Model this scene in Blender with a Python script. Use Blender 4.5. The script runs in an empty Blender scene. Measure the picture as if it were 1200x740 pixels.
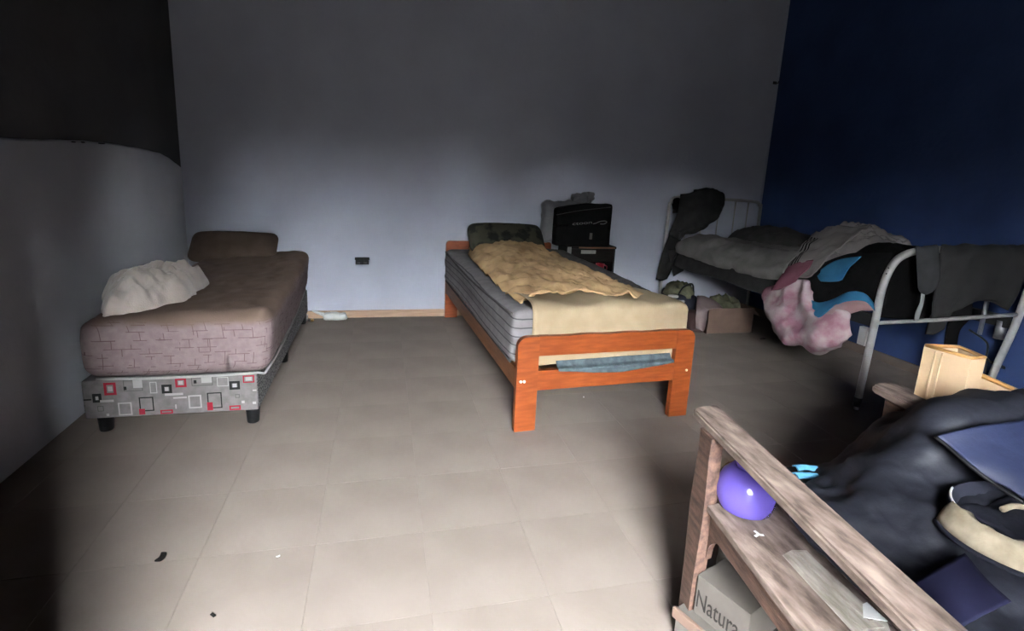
import bpy, bmesh, math, random
from mathutils import Vector, Matrix, noise

S = bpy.context.scene
C = S.collection
rnd = random.Random(7)

# ------------------------------------------------------------------ camera
F, CY, PITCH, ROLL, YAW, H = 622.6, 328.6, .2036, .0479, .2448, 1.1869
_c, _s = math.cos(YAW), math.sin(YAW)
FWD = Vector((_s * math.cos(PITCH), _c * math.cos(PITCH), -math.sin(PITCH)))
_r = Vector((_c, -_s, 0)); _u = _r.cross(FWD)
RT = _r * math.cos(ROLL) + _u * math.sin(ROLL)
UP = -_r * math.sin(ROLL) + _u * math.cos(ROLL)
EYE = Vector((0, 0, H))
cd = bpy.data.cameras.new('camera'); cam = bpy.data.objects.new('camera', cd); C.objects.link(cam)
cd.sensor_width = 36; cd.lens = F / 1200 * 36; cd.shift_y = -(370 - CY) / 1200; cd.clip_start = .02
M = Matrix((RT, UP, -FWD)).transposed().to_4x4(); M.translation = EYE
cam.matrix_world = M
S.camera = cam

# ------------------------------------------------------------------ world, daylight through the doorway, exposure
DOOR_X0, DOOR_X1, DOOR_TOP, FRONT_Y = -.35, .50, 2.05, -1.0
w = bpy.data.worlds.new('overcast_sky'); S.world = w; w.use_nodes = True
bg = w.node_tree.nodes['Background']
bg.inputs['Color'].default_value = (.90, .95, 1.0, 1); bg.inputs['Strength'].default_value = 315.0
ld = bpy.data.lights.new('door_daylight', 'AREA'); ld.shape = 'RECTANGLE'
ld.size = DOOR_X1 - DOOR_X0; ld.size_y = DOOR_TOP; ld.cycles.is_portal = True
lo = bpy.data.objects.new('door_daylight', ld); C.objects.link(lo)
lo.location = ((DOOR_X0 + DOOR_X1) / 2, FRONT_Y - .17, DOOR_TOP / 2); lo.rotation_euler = (math.radians(90), 0, math.radians(180))
S.view_settings.view_transform = 'Standard'; S.view_settings.look = 'None'
S.view_settings.gamma = 1; S.view_settings.use_curve_mapping = False
S.view_settings.exposure = 0.0
S.cycles.use_denoising = True
S.cycles.max_bounces = 8; S.cycles.diffuse_bounces = 5

# ------------------------------------------------------------------ photo pixel -> place (distance always from a surface)
def ray(u, v): return FWD + RT * ((u - 600) / F) - UP * ((v - CY) / F)
def at(u, v, X=None, Y=None, Z=None):
    d = ray(u, v)
    i, val = [(k, q) for k, q in enumerate((X, Y, Z)) if q is not None][0]
    return EYE + d * ((val - EYE[i]) / d[i])
BL0, BL1 = Vector((2.376, 4.12, 0)), Vector((2.507, 2.17, 0))      # left long side of the iron bed
_e = (BL1 - BL0).normalized(); BN = Vector((_e.y, -_e.x, 0))         # outward normal (towards the room)
if BN.x > 0: BN = -BN
def atside(u, v, off=0.0):
    d = ray(u, v); o = BL0 + BN * off
    return EYE + d * (BN.dot(o - EYE) / BN.dot(d))

# ------------------------------------------------------------------ materials
MATS = {}
ALB = .6                                            # scales every colour down so less bounce light reaches the upper walls
def mat(name, col, rough=.8, col2=None, scale=8, bump=0.0, bscale=None, spec=.18, detail=4, stretch=None, metal=0, lo_=.35, hi_=.65, rand=0, sheen=0):
    if name in MATS: return MATS[name]
    col = [q * ALB for q in col]; col2 = [q * ALB for q in col2] if col2 else None; spec *= ALB
    m = bpy.data.materials.new(name); m.use_nodes = True; MATS[name] = m
    nt = m.node_tree; N = nt.nodes; L = nt.links; b = N['Principled BSDF']
    b.inputs['Roughness'].default_value = rough; b.inputs['Specular IOR Level'].default_value = spec; b.inputs['Metallic'].default_value = metal
    if sheen: b.inputs['Sheen Weight'].default_value = sheen
    c = (*col, 1); c2 = (*(col2 or [q * .8 for q in col]), 1)
    tc = N.new('ShaderNodeTexCoord'); mp = N.new('ShaderNodeMapping'); L.new(tc.outputs['Object'], mp.inputs[0])
    if stretch: mp.inputs['Scale'].default_value = stretch
    nz = N.new('ShaderNodeTexNoise'); nz.inputs['Scale'].default_value = scale; nz.inputs['Detail'].default_value = detail
    L.new(mp.outputs[0], nz.inputs['Vector'])
    rp = N.new('ShaderNodeValToRGB'); rp.color_ramp.elements[0].position = lo_; rp.color_ramp.elements[1].position = hi_
    rp.color_ramp.elements[0].color = c2; rp.color_ramp.elements[1].color = c
    L.new(nz.outputs['Fac'], rp.inputs[0])
    out = rp.outputs[0]
    if rand:
        oi = N.new('ShaderNodeObjectInfo'); hs = N.new('ShaderNodeHueSaturation'); mr = N.new('ShaderNodeMapRange')
        mr.inputs['To Min'].default_value = 1 - rand; mr.inputs['To Max'].default_value = 1 + rand
        L.new(oi.outputs['Random'], mr.inputs[0]); L.new(mr.outputs[0], hs.inputs['Value']); L.new(out, hs.inputs['Color']); out = hs.outputs[0]
    L.new(out, b.inputs['Base Color'])
    if bump:
        n2 = N.new('ShaderNodeTexNoise'); n2.inputs['Scale'].default_value = bscale or scale * 6; n2.inputs['Detail'].default_value = 3
        L.new(mp.outputs[0], n2.inputs['Vector'])
        bp = N.new('ShaderNodeBump'); bp.inputs['Strength'].default_value = bump; bp.inputs['Distance'].default_value = .01
        L.new(n2.outputs['Fac'], bp.inputs['Height']); L.new(bp.outputs[0], b.inputs['Normal'])
    return m

def add_stripes(m, col, axis, scale, width=.12, wob=.15, rot=(0, 0, 0)):
    """thin woven lines mixed over the base colour"""
    nt = m.node_tree; N = nt.nodes; L = nt.links; b = N['Principled BSDF']
    src = b.inputs['Base Color'].links[0].from_socket
    tc = N.new('ShaderNodeTexCoord'); mp = N.new('ShaderNodeMapping'); mp.inputs['Rotation'].default_value = rot
    L.new(tc.outputs['Object'], mp.inputs[0])
    wv = N.new('ShaderNodeTexWave'); wv.bands_direction = axis; wv.inputs['Scale'].default_value = scale
    wv.inputs['Distortion'].default_value = wob; wv.inputs['Detail'].default_value = 1
    L.new(mp.outputs[0], wv.inputs['Vector'])
    rp = N.new('ShaderNodeValToRGB'); rp.color_ramp.elements[0].position = 1 - width; rp.color_ramp.elements[1].position = 1 - width * .5
    L.new(wv.outputs['Fac'], rp.inputs[0])
    mx = N.new('ShaderNodeMix'); mx.data_type = 'RGBA'; mx.inputs['B'].default_value = (*col, 1)
    L.new(rp.outputs[0], mx.inputs['Factor']); L.new(src, mx.inputs['A']); L.new(mx.outputs['Result'], b.inputs['Base Color'])

def add_blocks(m, col, scale=9):
    """broken block print: brick outlines kept only in patches"""
    nt = m.node_tree; N = nt.nodes; L = nt.links; b = N['Principled BSDF']
    src = b.inputs['Base Color'].links[0].from_socket
    tc = N.new('ShaderNodeTexCoord'); sp = N.new('ShaderNodeSeparateXYZ'); cb = N.new('ShaderNodeCombineXYZ'); ad = N.new('ShaderNodeMath'); ad.operation = 'ADD'
    L.new(tc.outputs['Object'], sp.inputs[0]); L.new(sp.outputs['X'], ad.inputs[0]); L.new(sp.outputs['Y'], ad.inputs[1])
    L.new(ad.outputs[0], cb.inputs['X']); L.new(sp.outputs['Z'], cb.inputs['Y'])
    fac = None
    for sc, w0, h0 in ((scale, .5, .25), (scale * 1.0, .8, .42)):
        br = N.new('ShaderNodeTexBrick'); br.inputs['Scale'].default_value = sc; br.inputs['Mortar Size'].default_value = .010
        br.inputs['Brick Width'].default_value = w0; br.inputs['Row Height'].default_value = h0; br.inputs['Mortar Smooth'].default_value = 0
        L.new(cb.outputs[0], br.inputs['Vector'])
        nz = N.new('ShaderNodeTexNoise'); nz.inputs['Scale'].default_value = 14 + 5 * w0; nz.inputs['Detail'].default_value = 0
        L.new(cb.outputs[0], nz.inputs['Vector'])
        gt = N.new('ShaderNodeMath'); gt.operation = 'GREATER_THAN'; gt.inputs[1].default_value = .53; L.new(nz.outputs['Fac'], gt.inputs[0])
        mu = N.new('ShaderNodeMath'); mu.operation = 'MULTIPLY'; L.new(gt.outputs[0], mu.inputs[0]); L.new(br.outputs['Fac'], mu.inputs[1])
        if fac is None: fac = mu.outputs[0]
        else:
            mxm = N.new('ShaderNodeMath'); mxm.operation = 'MAXIMUM'; L.new(fac, mxm.inputs[0]); L.new(mu.outputs[0], mxm.inputs[1]); fac = mxm.outputs[0]
    mx = N.new('ShaderNodeMix'); mx.data_type = 'RGBA'; mx.inputs['B'].default_value = (*col, 1)
    L.new(fac, mx.inputs['Factor']); L.new(src, mx.inputs['A']); L.new(mx.outputs['Result'], b.inputs['Base Color'])

m_wall = mat('pale_lilac_plaster', (.50, .52, .60), .9, (.45, .465, .54), 2.5, .15, 40)
m_wall_left = mat('grey_plaster', (.72, .73, .77), .9, (.64, .65, .69), 2.5, .15, 40)
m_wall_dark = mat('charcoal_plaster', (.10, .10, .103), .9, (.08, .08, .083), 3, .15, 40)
m_blue = mat('dark_blue_paint', (0.042, 0.072, 0.18), .75, (0.035, 0.058, 0.148), 3, .15, 30)
m_ceil = mat('dark_ceiling', (.06, .06, .06), .95, (.045, .045, .045), 3)
m_tile = mat('beige_floor_tile', (.265, .221, .19), .68, (.225, .185, .157), 3.5, .06, 60, .3, rand=.02)
m_grout = mat('beige_grout', (.26, .22, .19), .9, (.225, .19, .16), 10)
m_base = mat('pine_skirting', (.50, .34, .23), .6, (.40, .26, .17), 6, stretch=(1, 6, 20))
m_orange = mat('orange_varnished_wood', (0.3, 0.07, 0.016), .42, (0.22, 0.045, 0.01), 5, .04, 60, .45, stretch=(2, 2, 12))
m_orange_h = mat('orange_varnished_wood_horizontal', (0.3, 0.07, 0.016), .42, (0.22, 0.045, 0.01), 5, .04, 60, .45, stretch=(2, 12, 12))
m_rail = mat('brown_side_rail_wood', (0.25, 0.1, 0.04), .5, (0.17, 0.065, 0.028), 5, .04, 60, .4, stretch=(12, 1.5, 12))
m_oldwood = mat('worn_dark_wood', (0.17, 0.1, 0.075), .6, (0.055, 0.032, 0.025), 9, .2, 50, .35, stretch=(8, 1.5, 8), lo_=.3, hi_=.7)
m_dustwood = mat('dusty_worn_wood', (.31, .235, .195), .7, (.075, .05, .04), 9, .2, 50, .3, stretch=(5, 1.5, 5), lo_=.3, hi_=.7)
m_black = mat('black_plastic', (.012, .012, .013), .5, (.009, .009, .01), 5)
m_blackfab = mat('black_cloth', (.008, .0075, .008), .95, (.006, .006, .006), 20, .1, 150, .06)
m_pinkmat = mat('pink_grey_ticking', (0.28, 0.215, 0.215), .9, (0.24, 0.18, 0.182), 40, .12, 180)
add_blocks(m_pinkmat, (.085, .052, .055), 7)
def add_top_shade(m, col, z0, z1):
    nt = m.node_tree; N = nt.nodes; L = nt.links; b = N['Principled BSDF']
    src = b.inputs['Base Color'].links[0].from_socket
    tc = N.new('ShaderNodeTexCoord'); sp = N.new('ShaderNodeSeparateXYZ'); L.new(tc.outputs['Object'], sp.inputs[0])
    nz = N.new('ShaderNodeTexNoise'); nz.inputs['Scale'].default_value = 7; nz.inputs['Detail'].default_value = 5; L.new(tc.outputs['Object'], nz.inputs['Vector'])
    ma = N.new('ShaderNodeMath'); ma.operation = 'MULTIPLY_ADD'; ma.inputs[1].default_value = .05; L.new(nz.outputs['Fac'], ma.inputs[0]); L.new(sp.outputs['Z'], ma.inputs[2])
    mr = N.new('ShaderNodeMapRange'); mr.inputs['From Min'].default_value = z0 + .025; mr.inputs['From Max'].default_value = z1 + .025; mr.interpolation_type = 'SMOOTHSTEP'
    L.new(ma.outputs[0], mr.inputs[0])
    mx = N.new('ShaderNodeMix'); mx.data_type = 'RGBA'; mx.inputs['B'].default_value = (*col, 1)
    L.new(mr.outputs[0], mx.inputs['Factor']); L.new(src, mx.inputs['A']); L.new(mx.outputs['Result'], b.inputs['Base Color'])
add_top_shade(m_pinkmat, (.112, .078, .060), .222, .262)  # brown shade painted into the mattress top, fading in with height
m_mattop = mat('shade_brown_top_cloth', (0.19, 0.13, 0.1), .9, (0.155, 0.105, 0.082), 14, .15, 120)
m_basefab = mat('grey_print_cloth', (0.2, 0.188, 0.182), .9, (0.155, 0.145, 0.14), 30, .1, 200)
m_speck = mat('speckled_grey_cloth', (.26, .25, .25), .9, (.05, .05, .05), 90, .1, 200, stretch=(1, 1, 2), lo_=.4, hi_=.55)
m_red = mat('red_print', (.34, .02, .04), .8)
m_white = mat('white_print', (.40, .38, .37), .8)
m_blk = mat('black_print', (.02, .02, .02), .8)
m_dgrey = mat('dark_grey_print', (.12, .115, .11), .8)
m_pillow = mat('brown_pillow_cloth', (0.105, 0.073, 0.055), .9, (0.08, 0.055, 0.042), 10, .15, 120)
m_blanket = mat('off_white_blanket', (0.55, 0.47, 0.42), .95, (0.47, 0.4, 0.355), 10, .15, 150, sheen=.2)
m_stripemat = mat('grey_striped_ticking', (0.25, 0.235, 0.24), .85, (0.2, 0.187, 0.19), 15, .1, 150)
add_stripes(m_stripemat, (.05, .048, .05), 'Z', 7.5, .07, .6)
m_yellow = mat('yellow_sheet', (0.385, 0.3, 0.195), .9, (0.345, 0.265, 0.165), 12, .1, 180)
m_yellow2 = mat('soiled_yellow_blanket', (0.66, 0.44, 0.225), .95, (0.4, 0.25, 0.13), 7, .2, 120)
m_teal = mat('slate_cloth', (.10, .13, .14), .9, (.06, .08, .09), 30, .2, 100)
m_camo = mat('camouflage_cloth', (0.055, 0.052, 0.036), .95, (0.016, 0.016, 0.014), 9, .15, 120, lo_=.42, hi_=.5)
m_greyblk = mat('dark_grey_blanket', (.105, .095, .095), .95, (.08, .072, .072), 20, .2, 90)
m_metalw = mat('white_enamel_tube', (0.38, 0.37, 0.355), .35, (0.28, 0.265, 0.25), 14, spec=.5, lo_=.25, hi_=.45)
m_metald = mat('dark_steel', (.04, .04, .042), .45, (.03, .03, .03), 12, metal=.4)
m_steel = mat('grey_steel', (.35, .35, .37), .35, (.25, .25, .27), 12, metal=.7)
m_chrome = mat('pale_screw', (.75, .72, .62), .4)
m_jacket = mat('charcoal_jacket_cloth', (.035, .034, .034), .95, (.025, .024, .024), 15, .15, 100)
m_dkblanket = mat('dark_brown_grey_blanket', (.06, .055, .052), .95, (.04, .037, .035), 12, .2, 80)
m_sheet = mat('grey_bed_sheet', (0.17, 0.16, 0.15), .95, (0.125, 0.118, 0.11), 9, .12, 120)
m_stripesheet = mat('white_sheet_with_black_stripes', (0.23, 0.205, 0.195), .95, (0.19, 0.17, 0.16), 9, .12, 120)
m_pale = mat('pale_crumpled_sheet', (0.23, 0.205, 0.195), .95, (0.18, 0.16, 0.155), 9, .15, 120)
m_pink = mat('dusty_pink_cloth', (0.26, 0.1, 0.135), .95, (0.22, 0.08, 0.11), 8, .1, 150)
m_tie = mat('pink_white_tie_dye_cloth', (0.36, 0.285, 0.29), .95, (0.27, 0.13, 0.165), 9, .1, 150, lo_=.38, hi_=.56)
m_bluec = mat('sky_blue_cloth', (0.035, 0.16, 0.28), .95, (0.028, 0.13, 0.24), 12, .1, 150)
m_trouser = mat('grey_trouser_cloth', (0.032, 0.031, 0.031), .95, (0.026, 0.025, 0.025), 14, .12, 120)
m_sock = mat('mid_grey_cloth', (0.05, 0.05, 0.053), .95, (0.04, 0.04, 0.042), 14, .12, 120)
m_card = mat('brown_cardboard', (0.19, 0.125, 0.095), .9, (0.155, 0.1, 0.078), 8)
m_cardg = mat('dusty_cardboard', (0.13, 0.115, 0.1), .9, (0.1, 0.088, 0.076), 8)
m_rose = mat('rose_cloth', (0.26, 0.195, 0.19), .95, (0.22, 0.165, 0.16), 10, .1, 120)
m_green = mat('dull_green_cloth', (.12, .115, .07), .95, (.06, .06, .04), 18, .2, 80)
m_navy = mat('navy_grey_nylon', (0.019, 0.02, 0.029), .6, (0.014, 0.015, 0.022), 5, .08, 60, .4)
m_navyb = mat('blue_nylon', (0.018, 0.024, 0.06), .6, (0.014, 0.019, 0.05), 5, .08, 60, .4)
m_dnavy = mat('dark_navy_cloth', (.022, .023, .035), .85, (.015, .016, .024), 8, .1, 80)
m_lining = mat('beige_lining', (.46, .39, .28), .95, (.24, .19, .13), 16, .3, 60)
m_purple = mat('purple_plastic', (.125, .088, .40), .16, (.12, .084, .385), 3, spec=1.0)
m_yplast = mat('pale_yellow_plastic', (0.55, 0.39, 0.25), .45, (0.53, 0.365, 0.22), 3, spec=.4)
m_oplast = mat('amber_plastic_edge', (0.5, 0.26, 0.09), .45, (0.47, 0.24, 0.08), 3, spec=.4)
m_lblue = mat('light_blue_rubber', (.09, .27, .42), .5)
m_paper = mat('dirty_folded_paper', (.52, .47, .41), .9, (.30, .26, .22), 14, .1, 60, stretch=(4, 1, 4))
m_whitep = mat('white_scrap', (.85, .84, .82), .8)
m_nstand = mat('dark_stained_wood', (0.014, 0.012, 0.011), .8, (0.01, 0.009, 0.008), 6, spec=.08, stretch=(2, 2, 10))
m_edge = mat('brown_wood_edge', (.20, .10, .055), .6)
m_plbag = mat('grey_plastic_film', (.16, .16, .165), .4, (.11, .11, .115), 8, .2, 30, .5)
m_label = mat('grey_label', (.28, .28, .27), .8)
m_redplast = mat('red_plastic', (.45, .01, .03), .35, spec=.5)
m_ink = mat('brown_black_ink', (.03, .025, .023), .9)
m_letter = mat('pale_print', (.22, .22, .22), .8)
m_outdoor = mat('dark_outdoor_surface', (.014, .012, .010), .95, (.010, .009, .008), 2)  # outdoor colour set near black to hold bounce light off the walls
m_glassb = mat('amber_glow_bulb', (.75, .50, .20), .4)
m_rubber = mat('pale_rubber_tip', (.70, .68, .64), .5)

# ------------------------------------------------------------------ builders
WL = {}
def link(name, verts, faces, mats, parent=None, smooth=False, mids=None, mods=None):
    """one mesh object, its origin under its own middle; verts in world space"""
    vs = [Vector(v) for v in verts]
    xs = [v.x for v in vs]; ys = [v.y for v in vs]; zs = [v.z for v in vs]
    o0 = Vector(((min(xs) + max(xs)) / 2, (min(ys) + max(ys)) / 2, min(zs)))
    me = bpy.data.meshes.new(name); me.from_pydata([v - o0 for v in vs], [], faces)
    for m in (mats if isinstance(mats, (list, tuple)) else [mats]): me.materials.append(m)
    if mids: me.polygons.foreach_set('material_index', mids)
    if smooth: me.polygons.foreach_set('use_smooth', [True] * len(me.polygons))
    bm = bmesh.new(); bm.from_mesh(me); bmesh.ops.recalc_face_normals(bm, faces=bm.faces); bm.to_mesh(me); bm.free()
    o = bpy.data.objects.new(name, me); C.objects.link(o)
    if parent: o.parent = parent; o.location = o0 - WL[parent.name]
    else: o.location = o0
    WL[o.name] = o0
    for f in (mods or []): f(o)
    return o
def solid(t): 
    def f(o):
        m = o.modifiers.new('thickness', 'SOLIDIFY'); m.thickness = t; m.offset = 0
    return f
def tag(o, label, cat, group=None, kind=None):
    if kind: o['kind'] = kind
    if label: o['label'] = label
    if cat: o['category'] = cat
    if group: o['group'] = group
    return o
def thing(name, loc, label, cat, group=None):
    o = bpy.data.objects.new(name, None); C.objects.link(o); o.location = loc; o.empty_display_size = .05
    WL[o.name] = Vector(loc)
    return tag(o, label, cat, group)
def structure(o, label=None):
    o['kind'] = 'structure'
    if label: o['label'] = label
    return o

def box_vf(x0, x1, y0, y1, z0, z1, bev=0.0, seg=2):
    bm = bmesh.new(); r = bmesh.ops.create_cube(bm, size=1)
    for v in bm.verts: v.co = Vector((x0 + (v.co.x + .5) * (x1 - x0), y0 + (v.co.y + .5) * (y1 - y0), z0 + (v.co.z + .5) * (z1 - z0)))
    if bev: bmesh.ops.bevel(bm, geom=list(bm.edges), offset=bev, segments=seg, profile=.5, affect='EDGES', clamp_overlap=True)
    bm.verts.index_update()
    out = [v.co.copy() for v in bm.verts], [[v.index for v in f.verts] for f in bm.faces]
    bm.free(); return out
def box(name, b, m, parent=None, bev=.003, fr=None, seg=2):
    v, f = box_vf(*b, bev, seg)
    if fr: v = [fr(p) for p in v]
    return link(name, v, f, m, parent)
def frame(o, yaw):
    ex = Vector((math.cos(yaw), math.sin(yaw), 0)); ey = Vector((-math.sin(yaw), math.cos(yaw), 0)); o = Vector(o)
    return lambda p: o + ex * p[0] + ey * p[1] + Vector((0, 0, p[2]))
def prism(poly, axis_pts, fr=None):
    """poly: 2D list -> mapped by axis_pts(a,b,t) for t in 0,1"""
    n = len(poly); v = [axis_pts(a, b, 0) for a, b in poly] + [axis_pts(a, b, 1) for a, b in poly]
    f = [list(range(n)), list(range(n, 2 * n))] + [[i, (i + 1) % n, n + (i + 1) % n, n + i] for i in range(n)]
    return [fr(p) for p in v] if fr else v, f
def rounded(x0, x1, z0, z1, r, corners, n=6):
    """rounded rectangle outline; corners: set of 'bl','br','tr','tl'"""
    out = []
    for key, cx, cz, a0 in (('bl', x0 + r, z0 + r, 180), ('br', x1 - r, z0 + r, 270), ('tr', x1 - r, z1 - r, 0), ('tl', x0 + r, z1 - r, 90)):
        if key in corners:
            out += [(cx + r * math.cos(math.radians(a0 + 90 * i / n)), cz + r * math.sin(math.radians(a0 + 90 * i / n))) for i in range(n + 1)]
        else: out.append((x0 if 'l' in key else x1, z0 if 'b' in key else z1))
    return out
def cat_rom(pts, n):
    P = [Vector(p) for p in pts]; out = []
    for i in range(len(P) - 1):
        a = P[i - 1] if i else P[0] * 2 - P[1]; b = P[i]; c = P[i + 1]; d = P[i + 2] if i + 2 < len(P) else P[-1] * 2 - P[-2]
        for k in range(n):
            t = k / n
            out.append(.5 * ((2 * b) + (c - a) * t + (2 * a - 5 * b + 4 * c - d) * t * t + (3 * b - a - 3 * c + d) * t ** 3))
    out.append(P[-1]); return out
def tube_vf(path, r, seg=10, r1=None):
    P = [Vector(p) for p in path]; n = len(P); V = []; Fc = []
    T = [(P[min(i + 1, n - 1)] - P[max(i - 1, 0)]).normalized() for i in range(n)]
    up = Vector((0, 0, 1)) if abs(T[0].z) < .9 else Vector((1, 0, 0))
    a = T[0].cross(up).normalized()
    for i in range(n):
        a = (a - T[i] * a.dot(T[i])).normalized(); b = T[i].cross(a)
        rr = r if r1 is None else r + (r1 - r) * i / (n - 1)
        V += [P[i] + (a * math.cos(q) + b * math.sin(q)) * rr for q in (2 * math.pi * k / seg for k in range(seg))]
    for i in range(n - 1):
        for k in range(seg):
            Fc.append([i * seg + k, i * seg + (k + 1) % seg, (i + 1) * seg + (k + 1) % seg, (i + 1) * seg + k])
    Fc += [list(range(seg)), list(range((n - 1) * seg, n * seg))]
    return V, Fc
def tube(name, path, r, m, parent=None, seg=10, sm=0, r1=None):
    if sm: path = cat_rom(path, sm)
    v, f = tube_vf(path, r, seg, r1); return link(name, v, f, m, parent, True)
def lathe_vf(prof, c, seg=32, sx=1, sy=1, a0=0, a1=2 * math.pi, jag=None):
    full = abs(a1 - a0 - 2 * math.pi) < 1e-6; V = []; Fc = []; n = len(prof); ns = seg if full else seg + 1
    for k in range(ns):
        a = a0 + (a1 - a0) * k / seg
        for i, (r, z) in enumerate(prof):
            zz = z + (jag(a, i) if jag else 0)
            V.append(Vector((c[0] + r * math.cos(a) * sx, c[1] + r * math.sin(a) * sy, c[2] + zz)))
    for k in range(seg):
        q = (k + 1) % ns
        for i in range(n - 1): Fc.append([k * n + i, q * n + i, q * n + i + 1, k * n + i + 1])
    return V, Fc
def lathe(name, prof, c, m, parent=None, seg=32, mods=None, **kw):
    v, f = lathe_vf(prof, c, seg, **kw); return link(name, v, f, m, parent, True, mods=mods)
def fbm(p, s, seed=0):
    q = Vector(p) * s + Vector((seed * 7.1, seed * 3.3, seed * 5.7))
    return noise.fractal(q, 1.0, 2.0, 4)
def ridge(p, s, seed=0):
    q = Vector(p) * s + Vector((seed * 7.1, seed * 3.3, seed * 5.7))
    return 1 - abs(noise.noise(q)) * 2 + .5 * (1 - abs(noise.noise(q * 2.1)) * 2)
def sheet(name, rows, m, parent=None, n=6, thick=.006, wr=.006, fs=9, seed=0, dirn=None, fold=0, fm=None, mats=None, pleat=None):
    """cloth through a grid of control points, with wrinkles"""
    R = [cat_rom(r, n) for r in rows]; cols = [cat_rom([r[j] for r in R], n) for j in range(len(R[0]))]
    nr, nc = len(cols[0]), len(cols); G = [[cols[j][i] for j in range(nc)] for i in range(nr)]
    V = []
    for i in range(nr):
        for j in range(nc):
            du = G[i][min(j + 1, nc - 1)] - G[i][max(j - 1, 0)]; dv = G[min(i + 1, nr - 1)][j] - G[max(i - 1, 0)][j]
            nn = du.cross(dv); nn = nn.normalized() if nn.length > 1e-9 else Vector((0, 0, 1))
            if dirn and nn.dot(dirn) < 0: nn = -nn
            p = G[i][j]; pl = 0
            if pleat:
                a_, c_, ax_ = pleat; t_, o_ = (j / (nc - 1), i / (nr - 1)) if ax_ == 'j' else (i / (nr - 1), j / (nc - 1))
                pl = a_ * math.sin(2 * math.pi * (c_ * t_ + .35 * math.sin(3 * o_ + seed)) + seed) * math.sin(math.pi * min(1, max(0, t_))) ** .5
            V.append(p + nn * (pl + fbm(p, fs, seed) * wr + (ridge(p, fs * .6, seed + 3) * fold if fold else 0)))
    Fc = [[i * nc + j, i * nc + j + 1, (i + 1) * nc + j + 1, (i + 1) * nc + j] for i in range(nr - 1) for j in range(nc - 1)]
    mids = [fm((i + .5) / (nr - 1), (j + .5) / (nc - 1)) for i in range(nr - 1) for j in range(nc - 1)] if fm else None
    return link(name, V, Fc, mats or m, parent, True, mids, [solid(thick)])
def rbox_vf(sx, sy, sz, r, nx, ny, nz, fn=None):
    """rounded box grid centred at origin; fn(point)->point"""
    bm = bmesh.new(); seen = {}
    def vert(p):
        k = (round(p[0], 5), round(p[1], 5), round(p[2], 5))
        if k not in seen: seen[k] = bm.verts.new(p)
        return seen[k]
    def lin(n): return [-1 + 2 * i / n for i in range(n + 1)]
    for ax, (na, nb) in ((0, (ny, nz)), (1, (nx, nz)), (2, (nx, ny))):
        for sg in (-1, 1):
            A, B = lin(na), lin(nb)
            def mk(a, b):
                return {0: (sg, a, b), 1: (a, sg, b), 2: (a, b, sg)}[ax]
            for i in range(na):
                for j in range(nb):
                    bm.faces.new([vert(mk(A[i], B[j])), vert(mk(A[i + 1], B[j])), vert(mk(A[i + 1], B[j + 1])), vert(mk(A[i], B[j + 1]))])
    bm.verts.index_update(); V = []
    for v in bm.verts:
        p = Vector((v.co.x * sx / 2, v.co.y * sy / 2, v.co.z * sz / 2))
        q = Vector((max(-sx / 2 + r, min(sx / 2 - r, p.x)), max(-sy / 2 + r, min(sy / 2 - r, p.y)), max(-sz / 2 + r, min(sz / 2 - r, p.z))))
        d = p - q
        if d.length > 1e-9: p = q + d.normalized() * min(r, max(abs(d.x), abs(d.y), abs(d.z)))
        V.append(fn(p) if fn else p)
    Fc = [[v.index for v in f.verts] for f in bm.faces]; bm.free(); return V, Fc
def rbox(name, size, r, n, m, parent=None, fn=None, xf=None, mids=None):
    V, Fc = rbox_vf(*size, r, *n, fn); W = [xf(p) for p in V] if xf else V
    mi = mids(V, Fc) if mids else None
    return link(name, W, Fc, m, parent, True, mi)
def mound(name, c, rx, ry, h, m, parent=None, yaw=0, amp=.02, fs=8, seed=0, nr=18, na=56, p=1.3, irr=.18, base=0.0, fd=0, fr_=1.0):
    """heap of cloth: domed grid with ridged folds and an uneven outline, closed below"""
    V = []; Fc = []; cx, cy, cz = c
    for i in range(nr + 1):
        t = i / nr
        for k in range(na):
            a = 2 * math.pi * k / na
            ir = 1 + irr * noise.noise(Vector((math.cos(a) * 1.3 + seed * 3.1, math.sin(a) * 1.3, seed))) + irr * .4 * noise.noise(Vector((math.cos(a) * 4, math.sin(a) * 4 + seed, 2)))
            x, y = rx * t * ir * math.cos(a), ry * t * ir * math.sin(a)
            X = cx + x * math.cos(yaw) - y * math.sin(yaw); Y = cy + x * math.sin(yaw) + y * math.cos(yaw)
            z = h * (1 - t ** (2 * p)) ** .6 if t < 1 else 0
            e = min(1, (1 - t) * 5)
            fu, fv = X * math.cos(fd) + Y * math.sin(fd), (Y * math.cos(fd) - X * math.sin(fd)) * fr_
            z += e * amp * ridge((fu, fv, 0), fs, seed) + e * amp * .4 * fbm((X, Y, 0), fs * 2.5, seed)
            V.append(Vector((X, Y, cz + max(z, 0) + base)))
    for i in range(nr):
        for k in range(na):
            q = (k + 1) % na
            Fc.append([i * na + k, i * na + q, (i + 1) * na + q, (i + 1) * na + k])
    Fc.append([nr * na + k for k in range(na)])
    return link(name, V, Fc, m, parent, True)
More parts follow.
